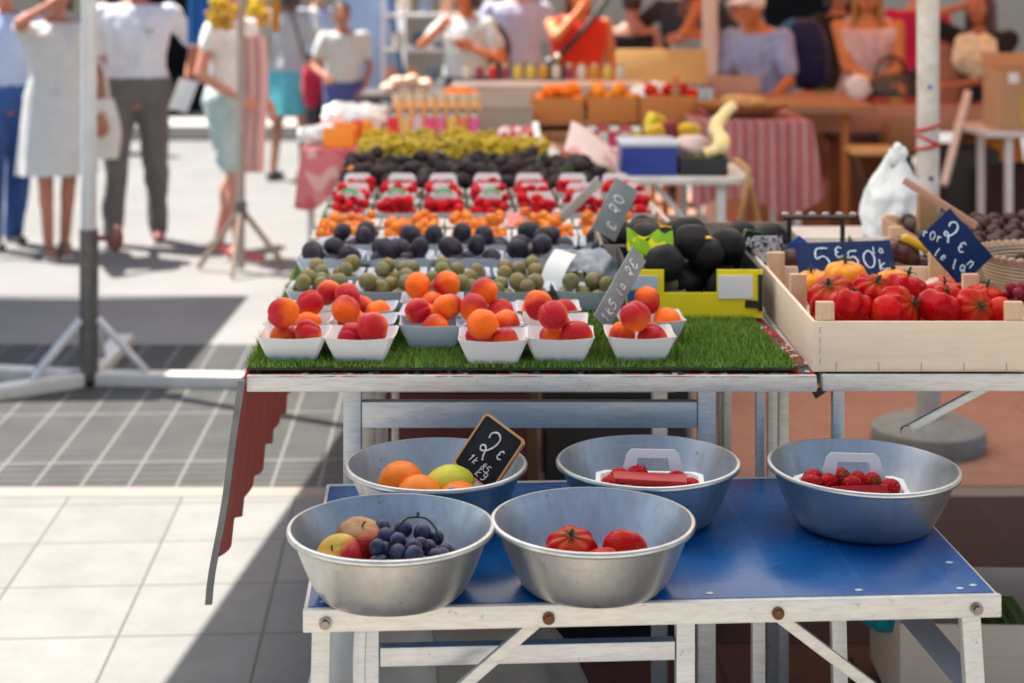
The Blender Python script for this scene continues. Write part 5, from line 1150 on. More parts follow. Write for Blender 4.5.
rp_ = MB(); rp_.tube(spline([V(735, 160, 6.2), V(748, 172, 6.12), V(744, 200, 6.10), V(740, 228, 6.12), V(752, 240, 6.14), V(758, 222, 6.14), V(750, 185, 6.11)], 6), .012, 8); tag(rp_.build('paper_strap', plain('tan strap', (.46, .24, .09), .6)), 'twisted tan strap hanging from the small white table', 'strap')
# striped cloth table
ct = thing('cloth_table', 'table hung with faded red striped cloth behind the small white table', 'table', (.83, 7.5, 0)); mb = MB(); mb.box((.28, .4, .98), (.54, .8, .02)); mb.build('table_top', ALU2, ct)
for x, y in ((.04, .05), (.5, .05), (.04, .75), (.5, .75)): leg((x, y, .97), (x, y, 0), .03, .03, ALU2, ct)
def sc_(u, v):
    if v < .4: return (.56*u, .8-.8*v/.4, .993)
    w_ = (v-.4)/.6; fl2 = max(0, (u-.72)/.28); return (.56*u+.05*w_*u, -.012-.02*(1+math.sin(u*22))*w_, .991-w_*(.40-.06*math.sin(u*5)-.12*fl2))
MB().sheet(sc_, 60, 30, .003).build('striped_cloth', m_stripe('faded red striped cloth', (.34, .12, .13), (.46, .28, .27), .05, 'X', (.42, .07, .08)), ct)
bd = MB(); bd.lathe([(.001, 0), (.14, 0), (.22, .05), (.225, .06), (.21, .055), (.13, .012), (.001, .012)], 32); g = V(742, 104, 7.8); tag(bd.build('flat_basket', m_wood('brown basket', (.24, .10, .04), (.40, .20, .07), (6, 6, 6)), None, (g.x, g.y, 1.0)), 'flat brown basket on the striped cloth table', 'basket')
for i, (px, py, s_) in enumerate(((735, 100, 1), (748, 98, .9), (757, 103, .8))):
    tag(MB().ball((0, 0, 0), (.07*s_, .045*s_, .04*s_), 18, 12, fn=lump(.08, 1.5, i)).build('bread_loaf', plain('crust', (.46, .22, .06), .6, 0, (.6, .36, .14), 16), None, (g.x+(px-742)*.0048, g.y-.02*i, 1.065), (0, 0, .5*i)), 'small golden bread loaf in the flat brown basket', 'bread', 'loaves in the flat basket')
o = MB().ball((0, 0, 0), (.13, .10, .07), 26, 16, fn=lump(.4, 2.5, 12)).build('foil_bundle', plain('bright foil', (.80, .80, .80), .25, .1), None, V(655, 97, 8.2), (0, 0, 0), 50); tag(o, 'bright white foil bundle on top of the orange crates', 'bundle')
bo = thing('bottle', 'small bottle with orange cap beside the foil bundle', 'bottle', V(676, 104, 7.95)); MB().lathe([(.001, -.02), (.026, -.02), (.028, 0), (.027, .07), (.012, .10), (.012, .115), (.001, .115)], 18).build('bottle_body', plain('amber bottle', (.35, .12, .03), .2), bo); MB().lathe([(.001, .113), (.015, .113), (.014, .14), (.001, .14)], 14).build('cap', plain('orange cap', (.78, .18, .02), .4), bo)
wp = thing('chair_back', 'tan wooden panel leaning like a chair back behind the crates', 'panel', V(662, 82, 9.3)); MB().box((0, 0, .05), (.52, .03, .28), (R(-12), 0, 0), .012).build('panel', m_wood('tan panel', (.52, .33, .12), (.46, .28, .10), (6, 1, 1)), wp); 
for x in (-.22, .22): mb = MB(); mb.bar((x, .02, -.06), (x, .06, -1.04), .03, .03); mb.build('leg', m_wood('tan panel', (.52, .33, .12), (.46, .28, .10)), wp)
# boxes with bottles by the post
carton('bottle_carton', 'pink carton of small bottles in front of the awning post', 690, 760, 78, 100, 9.6, .3, plain('pinkish card', (.52, .32, .26), .7), False)
for i in range(9):
    g = V(650+i*7.5, 92, 9.0); t = thing('small_bottle', 'small blue and white bottle in the row beside the foil bundle', 'bottle', (g.x, g.y, .965), 0, 'small blue bottles')
    if i == 0: sb_ = MB().lathe([(.001, 0), (.018, 0), (.018, .07), (.008, .09), (.001, .09)], 12).mesh('bottle_body', plain('pale blue bottle', (.40, .55, .66), .2)); sc2 = MB().lathe([(.001, .088), (.011, .088), (.011, .11), (.001, .11)], 10).mesh('cap', plain('navy cap', (.02, .08, .25), .4))
    place(sb_, 'bottle_body', t); place(sc2, 'cap', t)
tb = thing('trestle_table', 'plain trestle table carrying the small bottles and pink carton', 'table', (.75, 8.9, 0)); mb = MB(); mb.box((.6, .5, .94), (1.3, 1.1, .04)); mb.build('table_top', m_wood('trestle wood', (.36, .2, .1), (.3, .16, .08)), tb)
for x in (.1, 1.1): 
    for y in (.1, .9): leg((x, y, .92), (x, y, 0), .04, .04, OW, tb)
# ================================================================ far right stall
fs = thing('market_counter', 'long wooden market counter with thick pink edge at the rear stall', 'counter', (1.52, 9.65, 0)); PW = m_wood('pinkish counter wood', (.50, .27, .19), (.42, .21, .14), (1, 6, 6))
mb = MB(); mb.box((.95, .45, .885), (1.9, .9, .03)); mb.build('counter_top', PW, fs); mb = MB(); mb.box((.95, -.012, .822), (1.9, .022, .155), bev=.004); mb.build('front_edge', PW, fs)
for x in (.06, 1.84):
    for y in (.06, .84): leg((x, y, .87), (x, y, 0), .05, .05, OW, fs)
carton('wide_carton', 'brown carton hanging under the counter edge', 890, 925, 121, 158, 9.5, .3, CARDBOARD, True, None, 'box', .64)
tag(MB().box((0, 0, 0), (.5, .4, .03)).build('shelf_board', OW, None, (2.36, 9.8, .62)), 'wooden shelf board under the rear counter', 'shelf')
BR = plain('orange brown carton', (.32, .13, .05), .8, 0, (.26, .10, .04), 3)
for i, (a, b, tp, d_) in enumerate(((786, 830, 180, 9.2), (828, 884, 140, 9.9), (745, 786, 190, 9.0), (884, 916, 165, 9.8), (800, 826, 155, 10.0))):
    carton('carton', ['open orange brown carton under the rear counter', 'tall orange brown carton under the rear counter', 'carton in the shade beside the striped cloth', 'narrow carton behind the white post', 'carton behind the open carton under the counter'][i], a, b, tp, 280, d_, .3, BR, i == 0, None, 'box', 0.0)
tag(MB().box((0, 0, 0), (.3, .02, .62), (R(-14), R(6), 0), .003).build('dark_board', plain('dark back', (.02, .008, .006), .8), None, (1.95, 10.4, .33)), 'dark board standing under the rear counter', 'board')
ch = thing('folding_stool', 'folding stool with glossy light wood seat under the rear counter', 'stool', V(875, 152, 8.6).xy.to_3d()); zt = V(875, 152, 8.6).z
LW = m_wood('light seat wood', (.66, .44, .18), (.58, .36, .14), (3, 3, 3), .3); MB().box((0, .1, zt), (.24, .26, .035), bev=.012).build('seat', LW, ch)
for a, b in ((-.1, .12), (.1, -.12)):
    for y in (.0, .2): mb = MB(); mb.bar((a, y, zt-.02), (b, y, 0), .025, .02); mb.build('leg', plain('dark brown wood', (.10, .04, .02), .6), ch)
# things on the counter
random.seed(6)
for i in range(9):
    px = 775+i*17; c = random.choice([(.45, .03, .04), (.50, .08, .03), (.30, .02, .05), (.55, .30, .05)]); g = V(px, 108, 9.85)
    o = MB().box((0, 0, 0), (.10, .14, .035), (0, 0, random.uniform(-.2, .2)), .01).build('punnet_of_berries', plain('berry tray %d' % (i % 4), c, .5, 0, tuple(x*.5 for x in c), 60), None, (g.x, g.y, .918)); tag(o, 'flat red berry punnet on the rear counter', 'punnet', 'berry punnets on the rear counter')
# right side table with printed carton
gx = V(992, 135, 8.0); rtb = thing('side_table', 'grey folding table under the printed carton at the picture edge', 'table', (gx.x-.02, 8.0, 0)); mb = MB(); mb.box((.35, .3, .885), (.72, .6, .03), bev=.006); mb.build('table_top', ALU2, rtb)
for x in (.12, .66):
    for y in (.06, .54): leg((x, y, .87), (x, y, 0), .035, .035, ALU2, rtb)
pcx = carton('printed_carton', 'brown carton with yellow print and white label at the picture edge', 1000, 1075, 70, 138, 8.1, .3, plain('light carton', (.46, .27, .14), .8, 0, (.42, .24, .12), 4), True, None, 'box', .90)
mb = MB(); mb.box((-.02, -.002, .10), (.12, .003, .15)); mb.build('yellow_print', plain('yellow ink', (.62, .44, .03), .7, 0, (.42, .30, .05), 25), pcx); mb = MB(); mb.box((-.12, -.002, .26), (.05, .003, .05)); mb.build('white_label', WHITE_CARD, pcx)
pr = MB(); pr.bar(V(968, 92, 8.6), V(944, 185, 8.2), .035, .03); tag(pr.build('prop_bar', ALU2), 'slanting grey metal prop bar beside the white post', 'bar')
db = MB(); carton('dark_crate', 'black mesh crate in the shade right of the white post', 945, 1000, 150, 260, 8.9, .4, BLACKPL, False, None, 'crate', 0.0)
carton('dark_crate', 'dark brown crate under the printed carton table', 990, 1060, 170, 260, 8.7, .4, plain('dark brown', (.04, .018, .015), .8), False, None, 'crate', 0.0)
carton('pink_carton', 'pinkish carton behind the white post on the counter', 941, 966, 45, 92, 9.95, .25, plain('terracotta card', (.48, .22, .15), .7), False, None, 'box', .90)
# hanging goods on the parasol pole and blue cloths
random.seed(12)
g = V(241, 10, 9.0)
for i, (px, py, s_, c, nm) in enumerate(((222, 6, .075, (.72, .46, .02), 'golden yellow'), (215, 18, .06, (.66, .40, .03), 'ochre yellow'), (228, 20, .055, (.60, .30, .03), 'brownish yellow'), (257, 8, .07, (.74, .48, .02), 'bright yellow'), (262, 18, .05, (.70, .36, .03), 'orange yellow'))):
    q = V(px, py, 9.0-.03*i); t = thing('hanging_bouquet', f'{nm} dried flower bouquet hanging by the parasol pole', 'bouquet', q)
    fb = MB()
    for k in range(26): 
        v = Vector((random.gauss(0, 1), random.gauss(0, 1), random.gauss(0, 1))).normalized()*random.uniform(.3, 1)*s_; fb.ball(v, s_*.3, 7, 5)
    fb.build('flowers', plain('bloom '+nm, c, .7, 0, tuple(x*.55 for x in c), 40), t); mb = MB(); mb.tube(spline([(0, 0, s_*.5), (.01, 0, .25), ((241-px)*.004, .02, .50)], 4), .006, 6); mb.build('stalk', plain('tan strap', (.46, .24, .09), .6), t)
for i, (px, w_, c, nm) in enumerate(((203, .10, (.02, .16, .52), 'bright blue'), (192, .05, (.03, .22, .60), 'sky blue'), (276, .05, (.62, .30, .03), 'orange'))):
    q = V(px, 44 if i < 2 else 32, 9.6); mb = MB(); mb.sheet(lambda u, v: (w_*(u-.5), .02*math.sin(u*12), .5*v), 14, 8, .003); tag(mb.build('hanging_scarf', cloth('scarf '+nm, c), None, q), f'{nm} scarf hanging beside the dried bouquets', 'scarf')
sr = MB(); sr.tube([V(150, -60, 9.6), V(300, -60, 9.6)], .014, 8); tag(sr.build('scarf_rail', ALU2), 'thin rail from which the scarves hang', 'rail')
# blue panel and shelf rack far back
bp = thing('sign_board', 'pale blue leaning board with darker blue edge behind the shopper', 'board', (V(372, 60, 13.4).x, 13.4, 0))
for v in (0,):
    MB().box((0, 0, 1.18), (.36, .03, 1.0), (R(-4), R(-10), 0), .01).build('panel', plain('pale blue panel', (.36, .48, .68), .4, 0, (.32, .44, .65), 2), bp)
    mb = MB(); mb.box((.20, .02, 1.15), (.05, .04, 1.04), (R(-4), R(-10), 0), .01); mb.box((.03, .02, .66), (.40, .04, .05), (0, 0, 0), .01); mb.build('blue_edge', plain('deep blue edge', (.02, .16, .42), .4), bp)
    for x in (-.1, .2): mb = MB(); mb.bar((x, .04, .66), (x, .06, 0), .04, .03); mb.build('leg', plain('dark leg', (.05, .05, .06), .5), bp)
rk = thing('display_rack', 'white display rack with small goods behind the sachets', 'rack', (-1.05, 13.2, 0)); 
for x in (0, .85):
    for y in (0, .4): mb = MB(); mb.box((x, y, .9), (.03, .03, 1.8)); mb.build('upright', WHITE_PLASTIC, rk)
for z in (.35, .8, 1.08, 1.36): mb = MB(); mb.box((.425, .2, z), (.88, .44, .025)); mb.build('shelf', WHITE_PLASTIC, rk)
for i in range(14):
    z = (.82, 1.10, 1.38)[i % 3]; c = random.choice([(.65, .35, .20), (.70, .62, .52), (.20, .26, .36), (.66, .30, .24), (.05, .10, .22), (.6, .5, .3)])
    o = MB().box((0, 0, .06), (.09, .14, .12), bev=.02).build('gift_box', plain('gift %d' % int(c[0]*100+c[2]*10), c, .5), None, (-1.0+.058*i, 13.35, z)); tag(o, 'small boxed good on the white display rack', 'box', 'boxes on the display rack')
for i, (px, py) in enumerate(((398, 82), (412, 80), (425, 84), (405, 92), (420, 92), (388, 88))):
    g = V(px, py, 10.5); tag(MB().ball((0, 0, 0), (.06, .05, .04), 16, 10, fn=lump(.2, 2, i)).build('wrapped_roll', plain('peach wrap', (.66, .42, .28), .6, 0, (.7, .55, .42), 20), None, g, (0, 0, i)), 'peach coloured wrapped roll on the table before the rack', 'roll', 'wrapped rolls')
tb2 = thing('trestle_table', 'dark trestle table carrying the wrapped rolls before the rack', 'table', (-.95, 10.3, 0)); mb = MB(); mb.box((.45, .3, .90), (.95, .6, .04)); mb.build('table_top', plain('dark table', (.10, .09, .09), .6), tb2)
for x in (.05, .85):
    for y in (.05, .55): leg((x, y, .88), (x, y, 0), .04, .04, BLACKPL, tb2)
tag(MB().sheet(lambda u, v: (-4.8+2.2*u, 15+.6*v, 1.9-.55*v), 6, 4, .01).build('shop_awning', cloth('blue awning cloth', (.06, .16, .42)), None), 'blue shop awning sloping down behind the left shoppers', 'awning') if False else None

# ---- more goods on the far tables
random.seed(77)
for i, (a, b, key, nm, cat) in enumerate(((531, 585, 'org', 'orange', 'orange'), (588, 640, 'yt', 'yellow tomato', 'tomato'), (640, 700, 'rt', 'red tomato', 'tomato'))):
    me = {'org': org, 'yt': ME['ytom'], 'rt': ME['smooth_tom']}[key]; cx = V((a+b)/2, 100, 8.07).x; zc = V(a, 97, 7.9).z
    for k in heap(14, .040, .10, .13, 0, .10, 8):
        tag(place(me, nm.replace(' ', '_'), None, (cx+k.x, 8.075+k.y, zc-.075+k.z), rr(), (.98,)*3), f'{nm} heaped in the '+('first', 'middle', 'last')[i]+' orange stained crate', cat, f'{nm} heap in the stained crates')
for i in range(13):
    c, nm = random.choice([((.70, .30, .03), 'orange'), ((.62, .04, .04), 'red'), ((.74, .56, .08), 'yellow'), ((.70, .62, .55), 'cream'), ((.30, .05, .10), 'plum coloured')])
    t = thing('spice_jar', f'{nm} spice jar in the row on the long white box lid', 'jar', (-.24+i*.068, 8.62, 1.128), 0, f'{nm} spice jars on the white box')
    if nm not in ME: ME[nm] = MB().lathe([(.001, 0), (.022, 0), (.024, .006), (.024, .055), (.018, .062), (.001, .062)], 16).mesh('jar_body', plain('spice '+nm, c, .3)); 
    place(ME[nm], 'jar_body', t); 
    if 'spl' not in ME: ME['spl'] = MB().lathe([(.001, .061), (.020, .061), (.020, .078), (.001, .078)], 14).mesh('lid', plain('gold lid', (.6, .45, .25), .3, .5))
    place(ME['spl'], 'lid', t)
for i in range(16):
    px = 935-i*10.5; c, nm = random.choice([((.66, .40, .04), 'golden'), ((.62, .05, .05), 'red'), ((.70, .64, .58), 'white'), ((.20, .24, .05), 'green')])
    g = V(px, 104, 10.05+.1*(i % 3)); tag(MB().box((0, 0, .03), (.07, .10, .06), (0, 0, random.uniform(-.4, .4)), .012).build('paper_packet', plain('packet tone '+nm, c, .45, 0, tuple(x*.6 for x in c), 25), None, (g.x, g.y, .903)), f'small {nm} packet among the goods on the rear counter', 'packet', f'{nm} packets on the rear counter')
# ================================================================ people
SKINS = {}
def skin(c):
    k = tuple(round(x, 2) for x in c)
    if k not in SKINS: SKINS[k] = plain('skin %d %d' % (int(c[0]*100), int(c[1]*100)), c, .5, 0, tuple(x*.88 for x in c), 20, 0, None, .4, sss=.1, spec=.35)
    return SKINS[k]
EYE = plain('eye dark', (.02, .015, .012), .25); LIP = plain('lip', (.42, .12, .10), .5)
RNG = [(.80, .120, .085, .0), (.87, .160, .115, .005), (.94, .172, .120, .01), (1.02, .152, .105, .0), (1.08, .140, .096, -.005), (1.17, .150, .106, -.01), (1.27, .168, .112, -.012), (1.34, .172, .102, -.005), (1.395, .140, .078, .0), (1.43, .075, .058, .0)]
def person(label, px, d, Ht=1.7, rz=0.0, arms=(None, None), stance=.09, step=0.0, sk=(.50, .24, .14), hair=None, clothes=(), lean=0.0, head=(0, 0), shoes=(.05, .04, .04), group=None, wide=1.0, zoff=0.0, barefoot=False, elb=(None, None), dx=0.0, cap=None):
    k = Ht/1.7; x = (px-512)*d/F+dx; t = thing('person', label, 'person', (x, d, zoff), R(rz), group)
    def Lz(p):            # forward lean about the hips (local -Y is forward)
        p = Vector(p)
        if p.z > .9 and lean:
            a = lean; q = p-Vector((0, 0, .9)); return Vector((q.x, q.y*math.cos(a)-q.z*math.sin(a), q.y*math.sin(a)+q.z*math.cos(a)))+Vector((0, 0, .9))
        return p
    def K(p): return Lz(p)*k
    def ring(z, rx, ry, yo, f=1.0, add=0.0):
        return [K(((rx*wide*f+add)*math.cos(2*math.pi*j/20), yo+(ry*f+add)*math.sin(2*math.pi*j/20), z)) for j in range(20)]
    def torso(mb, z0, z1, f=1.0, add=0.0):
        zs = [r for r in RNG if z0-.001 <= r[0] <= z1+.001]
        def at(z):
            for a, b in zip(RNG, RNG[1:]):
                if a[0] <= z <= b[0]:
                    u = (z-a[0])/(b[0]-a[0]); return tuple(p+(q-p)*u for p, q in zip(a, b))
            return RNG[0] if z < RNG[0][0] else RNG[-1]
        if not zs or zs[0][0] > z0+.005: zs = [(z0,)+at(z0)[1:]]+zs
        if zs[-1][0] < z1-.005: zs = zs+[(z1,)+at(z1)[1:]]
        mb.rings([ring(*r, f=f, add=add) for r in zs])
    S = [Lz((-.175*wide, 0, 1.365)), Lz((.175*wide, 0, 1.365))]; A1, A2 = .285, .255
    E = []; H = []
    for i in (0, 1):
        sg = -1 if i == 0 else 1
        T = Vector(arms[i]) if arms[i] else Vector((sg*.27*wide, -.05, .84))
        v = T-S[i]; L = min(v.length, (A1+A2)*.995); T = S[i]+v.normalized()*L
        a = (A1*A1-A2*A2+L*L)/(2*L); h = math.sqrt(max(0, A1*A1-a*a)); n = v.normalized()
        hint = Vector(elb[i]) if elb[i] else Vector((sg*.5, .6, -.4)); hint = hint-n*hint.dot(n); hint.normalize()
        E.append(S[i]+n*a+hint*h); H.append(T)
    hips = [Vector((-.085*wide, 0, .90)), Vector((.085*wide, 0, .90))]; kn = []; an = []
    for i in (0, 1):
        sg = -1 if i == 0 else 1; st = step*sg
        an.append(Vector((sg*stance, st+.02, .075))); kn.append(Vector((sg*(stance+.085*wide)/2, st*.5-.03, .49)))
    b = MB(); torso(b, .80, 1.43)
    for i in (0, 1):
        b.capsule(S[i]*k, E[i]*k, .046*k, .037*k); b.capsule(E[i]*k, H[i]*k, .038*k, .025*k)
        b.capsule(hips[i]*k, kn[i]*k, .082*k*wide, .052*k); b.capsule(kn[i]*k, an[i]*k, .050*k, .034*k)
        cf = kn[i].lerp(an[i], .3)+Vector((0, .02, 0)); b.ball(cf*k, (.048*k, .052*k, .10*k), 10, 8)
        fo = an[i]+Vector((0, -.13, -.045)); b.capsule((an[i]+Vector((0, .03, -.04)))*k, fo*k, .034*k, .028*k)
        dirn = (H[i]-E[i]).normalized(); pal = H[i]+dirn*.055; b.capsule(H[i]*k, pal*k, .026*k, .034*k)
    neck0 = Lz((0, .005, 1.40)); hc = Lz((0, -.015, 1.575)); hc = hc+Vector((head[0], head[1], 0))
    b.capsule(neck0*k, (hc+Vector((0, .02, -.07)))*k, .054*k, .050*k)
    b.ball(hc*k, (.073*k, .092*k, .112*k), 16, 12); b.ball((hc+Vector((0, -.030, -.070)))*k, (.048*k, .050*k, .045*k), 12, 8)
    b.capsule((hc+Vector((0, -.088, .005)))*k, (hc+Vector((0, -.108, -.025)))*k, .010*k, .014*k)
    for sg in (-1, 1): b.ball((hc+Vector((sg*.075, .008, -.008)))*k, (.012*k, .022*k, .032*k), 8, 6)
    fg = MB()
    for i in (0, 1):
        dirn = (H[i]-E[i]).normalized(); side = dirn.cross(Vector((0, 1, 0))); side = side.normalized() if side.length > .1 else Vector((1, 0, 0)); curl = side.cross(dirn).normalized()
        for f in range(4):
            base = H[i]+dirn*.075+side*(-.027+.018*f); l = (.060, .072, .068, .052)[f]
            m1 = base+dirn*l*.55+curl*.006; m2 = m1+dirn*l*.42+curl*.022
            fg.tube(spline([(base-dirn*.02)*k, base*k, m1*k, m2*k], 2), [.0095*k]*4+[.0085*k]*2+[.006*k], 6)
        tb_ = H[i]+dirn*.02-side*.026; fg.tube([tb_*k, (tb_+dirn*.03-side*.022+curl*.008)*k, (tb_+dirn*.058-side*.026+curl*.02)*k], [.012*k, .0105*k, .007*k], 6)
    body = remeshed(b, .017, 3, fg); body.build('body', skin(sk), t, smooth=0)
    for sg in (-1, 1): MB().ball((hc+Vector((sg*.030, -.083, .010)))*k, (.012*k, .007*k, .008*k), 8, 6).build('eye', EYE, t)
    MB().ball((hc+Vector((0, -.082, -.058)))*k, (.022*k, .008*k, .007*k), 8, 6).build('mouth', LIP, t)
    if hair:
        hcol, hl = hair; hb = MB(); hb.ball((hc+Vector((0, .020, .030)))*k, (.084*k, .094*k, .100*k), 14, 10)
        if hl > 0:
            for a in range(9):
                an_ = R(-20+a*27.5); c, s = math.cos(an_), math.sin(an_); p0 = hc+Vector((.070*c, .02+.075*s, .02)); hb.capsule(p0*k, (p0+Vector((.018*c, .02*s+.01, -hl)))*k, .030*k, .020*k, 8)
        if hl < 0: hb.capsule((hc+Vector((0, .10, .04)))*k, (hc+Vector((0, .14, -.02)))*k, .04*k, .03*k, 8)
        remeshed(hb, .014, 2).build('hair', plain('hair %d %d' % (int(hcol[0]*200), int(hcol[2]*200)), hcol, .5, 0, tuple(q*.6 for q in hcol), 60, .3, 90), t, smooth=0)
    if cap:
        cb = MB(); cb.ball((hc+Vector((0, .012, .045)))*k, (.092*k, .104*k, .082*k), 14, 10); cb.box((hc+Vector((0, -.13, .045)))*k, (.13*k, .11*k, .014*k), (R(12), 0, 0), .006); cb.build('cap', cloth('cap white', cap), t)
    for cl in clothes:
        kind, col = cl[0], cl[1]; o = cl[2] if len(cl) > 2 else {}
        m = cloth(f'{kind} {int(col[0]*100)} {int(col[1]*100)} {int(col[2]*100)}', col, o.get('col2'), o.get('scale', 9))
        c = MB(); nm = kind
        if kind in ('shirt', 'top', 'dress'):
            torso(c, o.get('z0', .86), o.get('z1', 1.415), 1.03, .012)
            if kind != 'top':
                for i in (0, 1):
                    f = o.get('sleeve', .7); S_ = S[i]; E_ = S_.lerp(E[i], min(1, f)); c.capsule(S_*k, E_*k, .064*k, .060*k)
                    if f > 1: c.capsule(E[i]*k, E[i].lerp(H[i], f-1)*k, .058*k, .046*k)
            else:
                for i in (0, 1): c.capsule(S[i].lerp(neck0, .35)*k, S[i].lerp(neck0, .55)*k, .045*k, .05*k, 8)
        if kind in ('trousers', 'shorts'):
            torso(c, .82, 1.0, 1.05, .012)
            f = 1.0 if kind == 'trousers' else o.get('len', .55)
            for i in (0, 1):
                if f >= 1:
                    c.capsule(hips[i]*k, kn[i]*k, .098*k*wide, .074*k); c.capsule(kn[i]*k, an[i]*k, .073*k, .062*k)
                else:
                    c.capsule(hips[i]*k, hips[i].lerp(kn[i], f)*k, .100*k*wide, .088*k)
        if kind in ('skirt', 'dress'):
            zh = o.get('hem', .5); fl_s = o.get('flare', 1.35); zt_ = .98; rs = []
            for j in range(9):
                u = j/8; z = zt_+(zh-zt_)*u; rx = (.165+(.165*fl_s-.165)*u+.012)*wide; ry = (.115+(.135*fl_s-.115)*u+.012)
                rs.append([K((rx*math.cos(2*math.pi*q/36)*(1+.05*u*math.sin(q*2.1)), ry*math.sin(2*math.pi*q/36)*(1+.05*u*math.sin(q*2.1)), z)) for q in range(36)])
            inner = [[p*.985 if 0 else Vector((p.x*.95, p.y*.95, p.z)) for p in r] for r in rs[::-1]]
            if kind == 'skirt': MB().rings(rs+inner, False, False).build('skirt', m, t); continue
            MB().rings(rs+inner, False, False).build('dress_skirt', m, t); nm = 'dress_bodice'
        cc = remeshed(c, .018, 3)
        for q in cc.v:
            f_ = noise.noise(Vector((q.x*16, q.y*16, q.z*6+px)))*.016+noise.noise(Vector((q.x*30+9, q.y*30, q.z*14)))*.007; r_ = Vector((q.x, q.y, 0)); q += (r_.normalized() if r_.length > .02 else Vector())*f_
        cc.build(nm, m, t, smooth=0)
        if o.get('pocket'):
            w_ = MB(); zt_ = 1.26
            for q in range(5): w_.box(K((.055+q*.011, -.150, zt_+.003*(q % 2))), (.009*k, .006, .010*k))
            w_.build('chest_print', plain('dark print', (.04, .04, .06), .7), t)
    if shoes and not barefoot:
        sm = plain('shoe %d %d' % (int(shoes[0]*100), int(shoes[2]*100)), shoes, .5)
        for i in (0, 1):
            s_ = MB(); a = an[i]; s_.capsule((a+Vector((0, .035, -.035)))*k, (a+Vector((0, -.15, -.045)))*k, .044*k, .036*k); o = s_.build('shoe', sm, t)
            s_ = MB(); s_.box((a+Vector((0, -.055, -.068)))*k, (.082*k, .275*k, .018*k), bev=.008); s_.build('sole', plain('pale sole', (.55, .53, .50), .6), o)
    return t, k, dict(H=[h*k for h in H], S=[s*k for s in S], hc=hc*k)
TAN = (.50, .23, .13); RED_ = (.52, .20, .12); BRN = (.30, .13, .08); FAIR = (.58, .32, .22)
SHIRTW = (.70, .72, .78); LBLUE = (.48, .58, .78)
# A far left man
person('person in pale blue shirt and blue jeans cut by the picture edge', 4, 10.0, 1.74, 35, sk=RED_, hair=((.05, .04, .03), 0), clothes=[('shirt', LBLUE, {'sleeve': .8}), ('trousers', (.03, .08, .26), {'col2': (.05, .12, .34)})], shoes=(.03, .03, .035), step=.08)
# B woman in pale dress, hand at her face
person('person in a loose pale dress with one hand raised to the face', 57, 9.7, 1.68, 20, ((-.06, -.12, 1.52), (.26, -.08, .86)), stance=.05, step=.04, sk=(.46, .19, .12), hair=((.10, .06, .04), .10), clothes=[('dress', (.62, .62, .60), {'hem': .50, 'flare': 1.30, 'sleeve': .45})], shoes=(.30, .16, .10), elb=((-.9, -.3, -.7), None), wide=1.08)
# C man in white shirt, grey trousers
_, k_, J = person('person in short sleeved white shirt and grey trousers holding white paper', 136, 10.15, 1.80, 12, ((-.30, -.10, 1.02), (.30, -.02, .98)), stance=.13, step=.06, sk=(.52, .19, .11), hair=((.10, .09, .08), 0), clothes=[('trousers', (.15, .145, .14), {'col2': (.12, .115, .11)}), ('shirt', SHIRTW, {'sleeve': .82, 'pocket': True, 'z0': .92})], shoes=(.22, .06, .04), wide=1.12)
g = V(181, 95, 10.0); tag(MB().sheet(lambda u, v: (.12*(u-.5)+.03*v, .015*math.sin(4*u), .20*(v-.5)), 6, 6, .003).build('paper_sheet', WHITE_CARD, None, g, (0, R(12), 0)), 'white paper held low by the person in grey trousers', 'paper')
bgp = thing('tote_bag', 'pale cream tote bag hanging beside the person in the pale dress', 'bag', V(92, 150, 9.75)); MB().sheet(lambda u, v: ((.16+.03*v)*math.cos(u*6.283)*(.8+.2*math.sin(v*3)), .06*math.sin(u*6.283), -.05+.36*(1-v)), 24, 8).build('bag_body', cloth('cream canvas', (.66, .62, .56)), bgp)
mb = MB(); mb.tube(spline([(-.10, 0, .30), (-.06, 0, .52), (.06, 0, .52), (.10, 0, .30)], 5), .012, 6); mb.build('strap', cloth('cream canvas', (.66, .62, .56)), bgp)
# dark figure behind between
person('person in a navy dress far behind the grey trousered shopper', 103, 15.5, 1.66, -20, sk=TAN, hair=((.03, .02, .02), .12), clothes=[('dress', (.03, .04, .12), {'hem': .55})], shoes=(.02, .02, .02))
# D woman behind the parasol pole
person('person in white top and pale printed shorts walking behind the parasol pole', 231, 9.6, 1.70, 62, ((-.20, -.20, .98), (.22, -.10, .92)), stance=.06, step=.12, sk=(.56, .25, .17), hair=((.16, .09, .05), .2), clothes=[('shorts', (.52, .60, .58), {'len': .75, 'col2': (.30, .44, .42), 'scale': 16}), ('shirt', (.76, .75, .73), {'sleeve': .35, 'z0': .80})], shoes=(.40, .10, .09))
pk_ = thing('shawl', 'long pink shawl hanging right of the parasol pole', 'shawl', V(254, 60, 9.5)); MB().sheet(lambda u, v: (.13*(u-.5)+.012*math.sin(v*5), .02*math.sin(u*14), .14-.80*v), 14, 14, .006).build('cloth', cloth('pale pink cloth', (.66, .42, .40), (.60, .34, .33), 5), pk_)
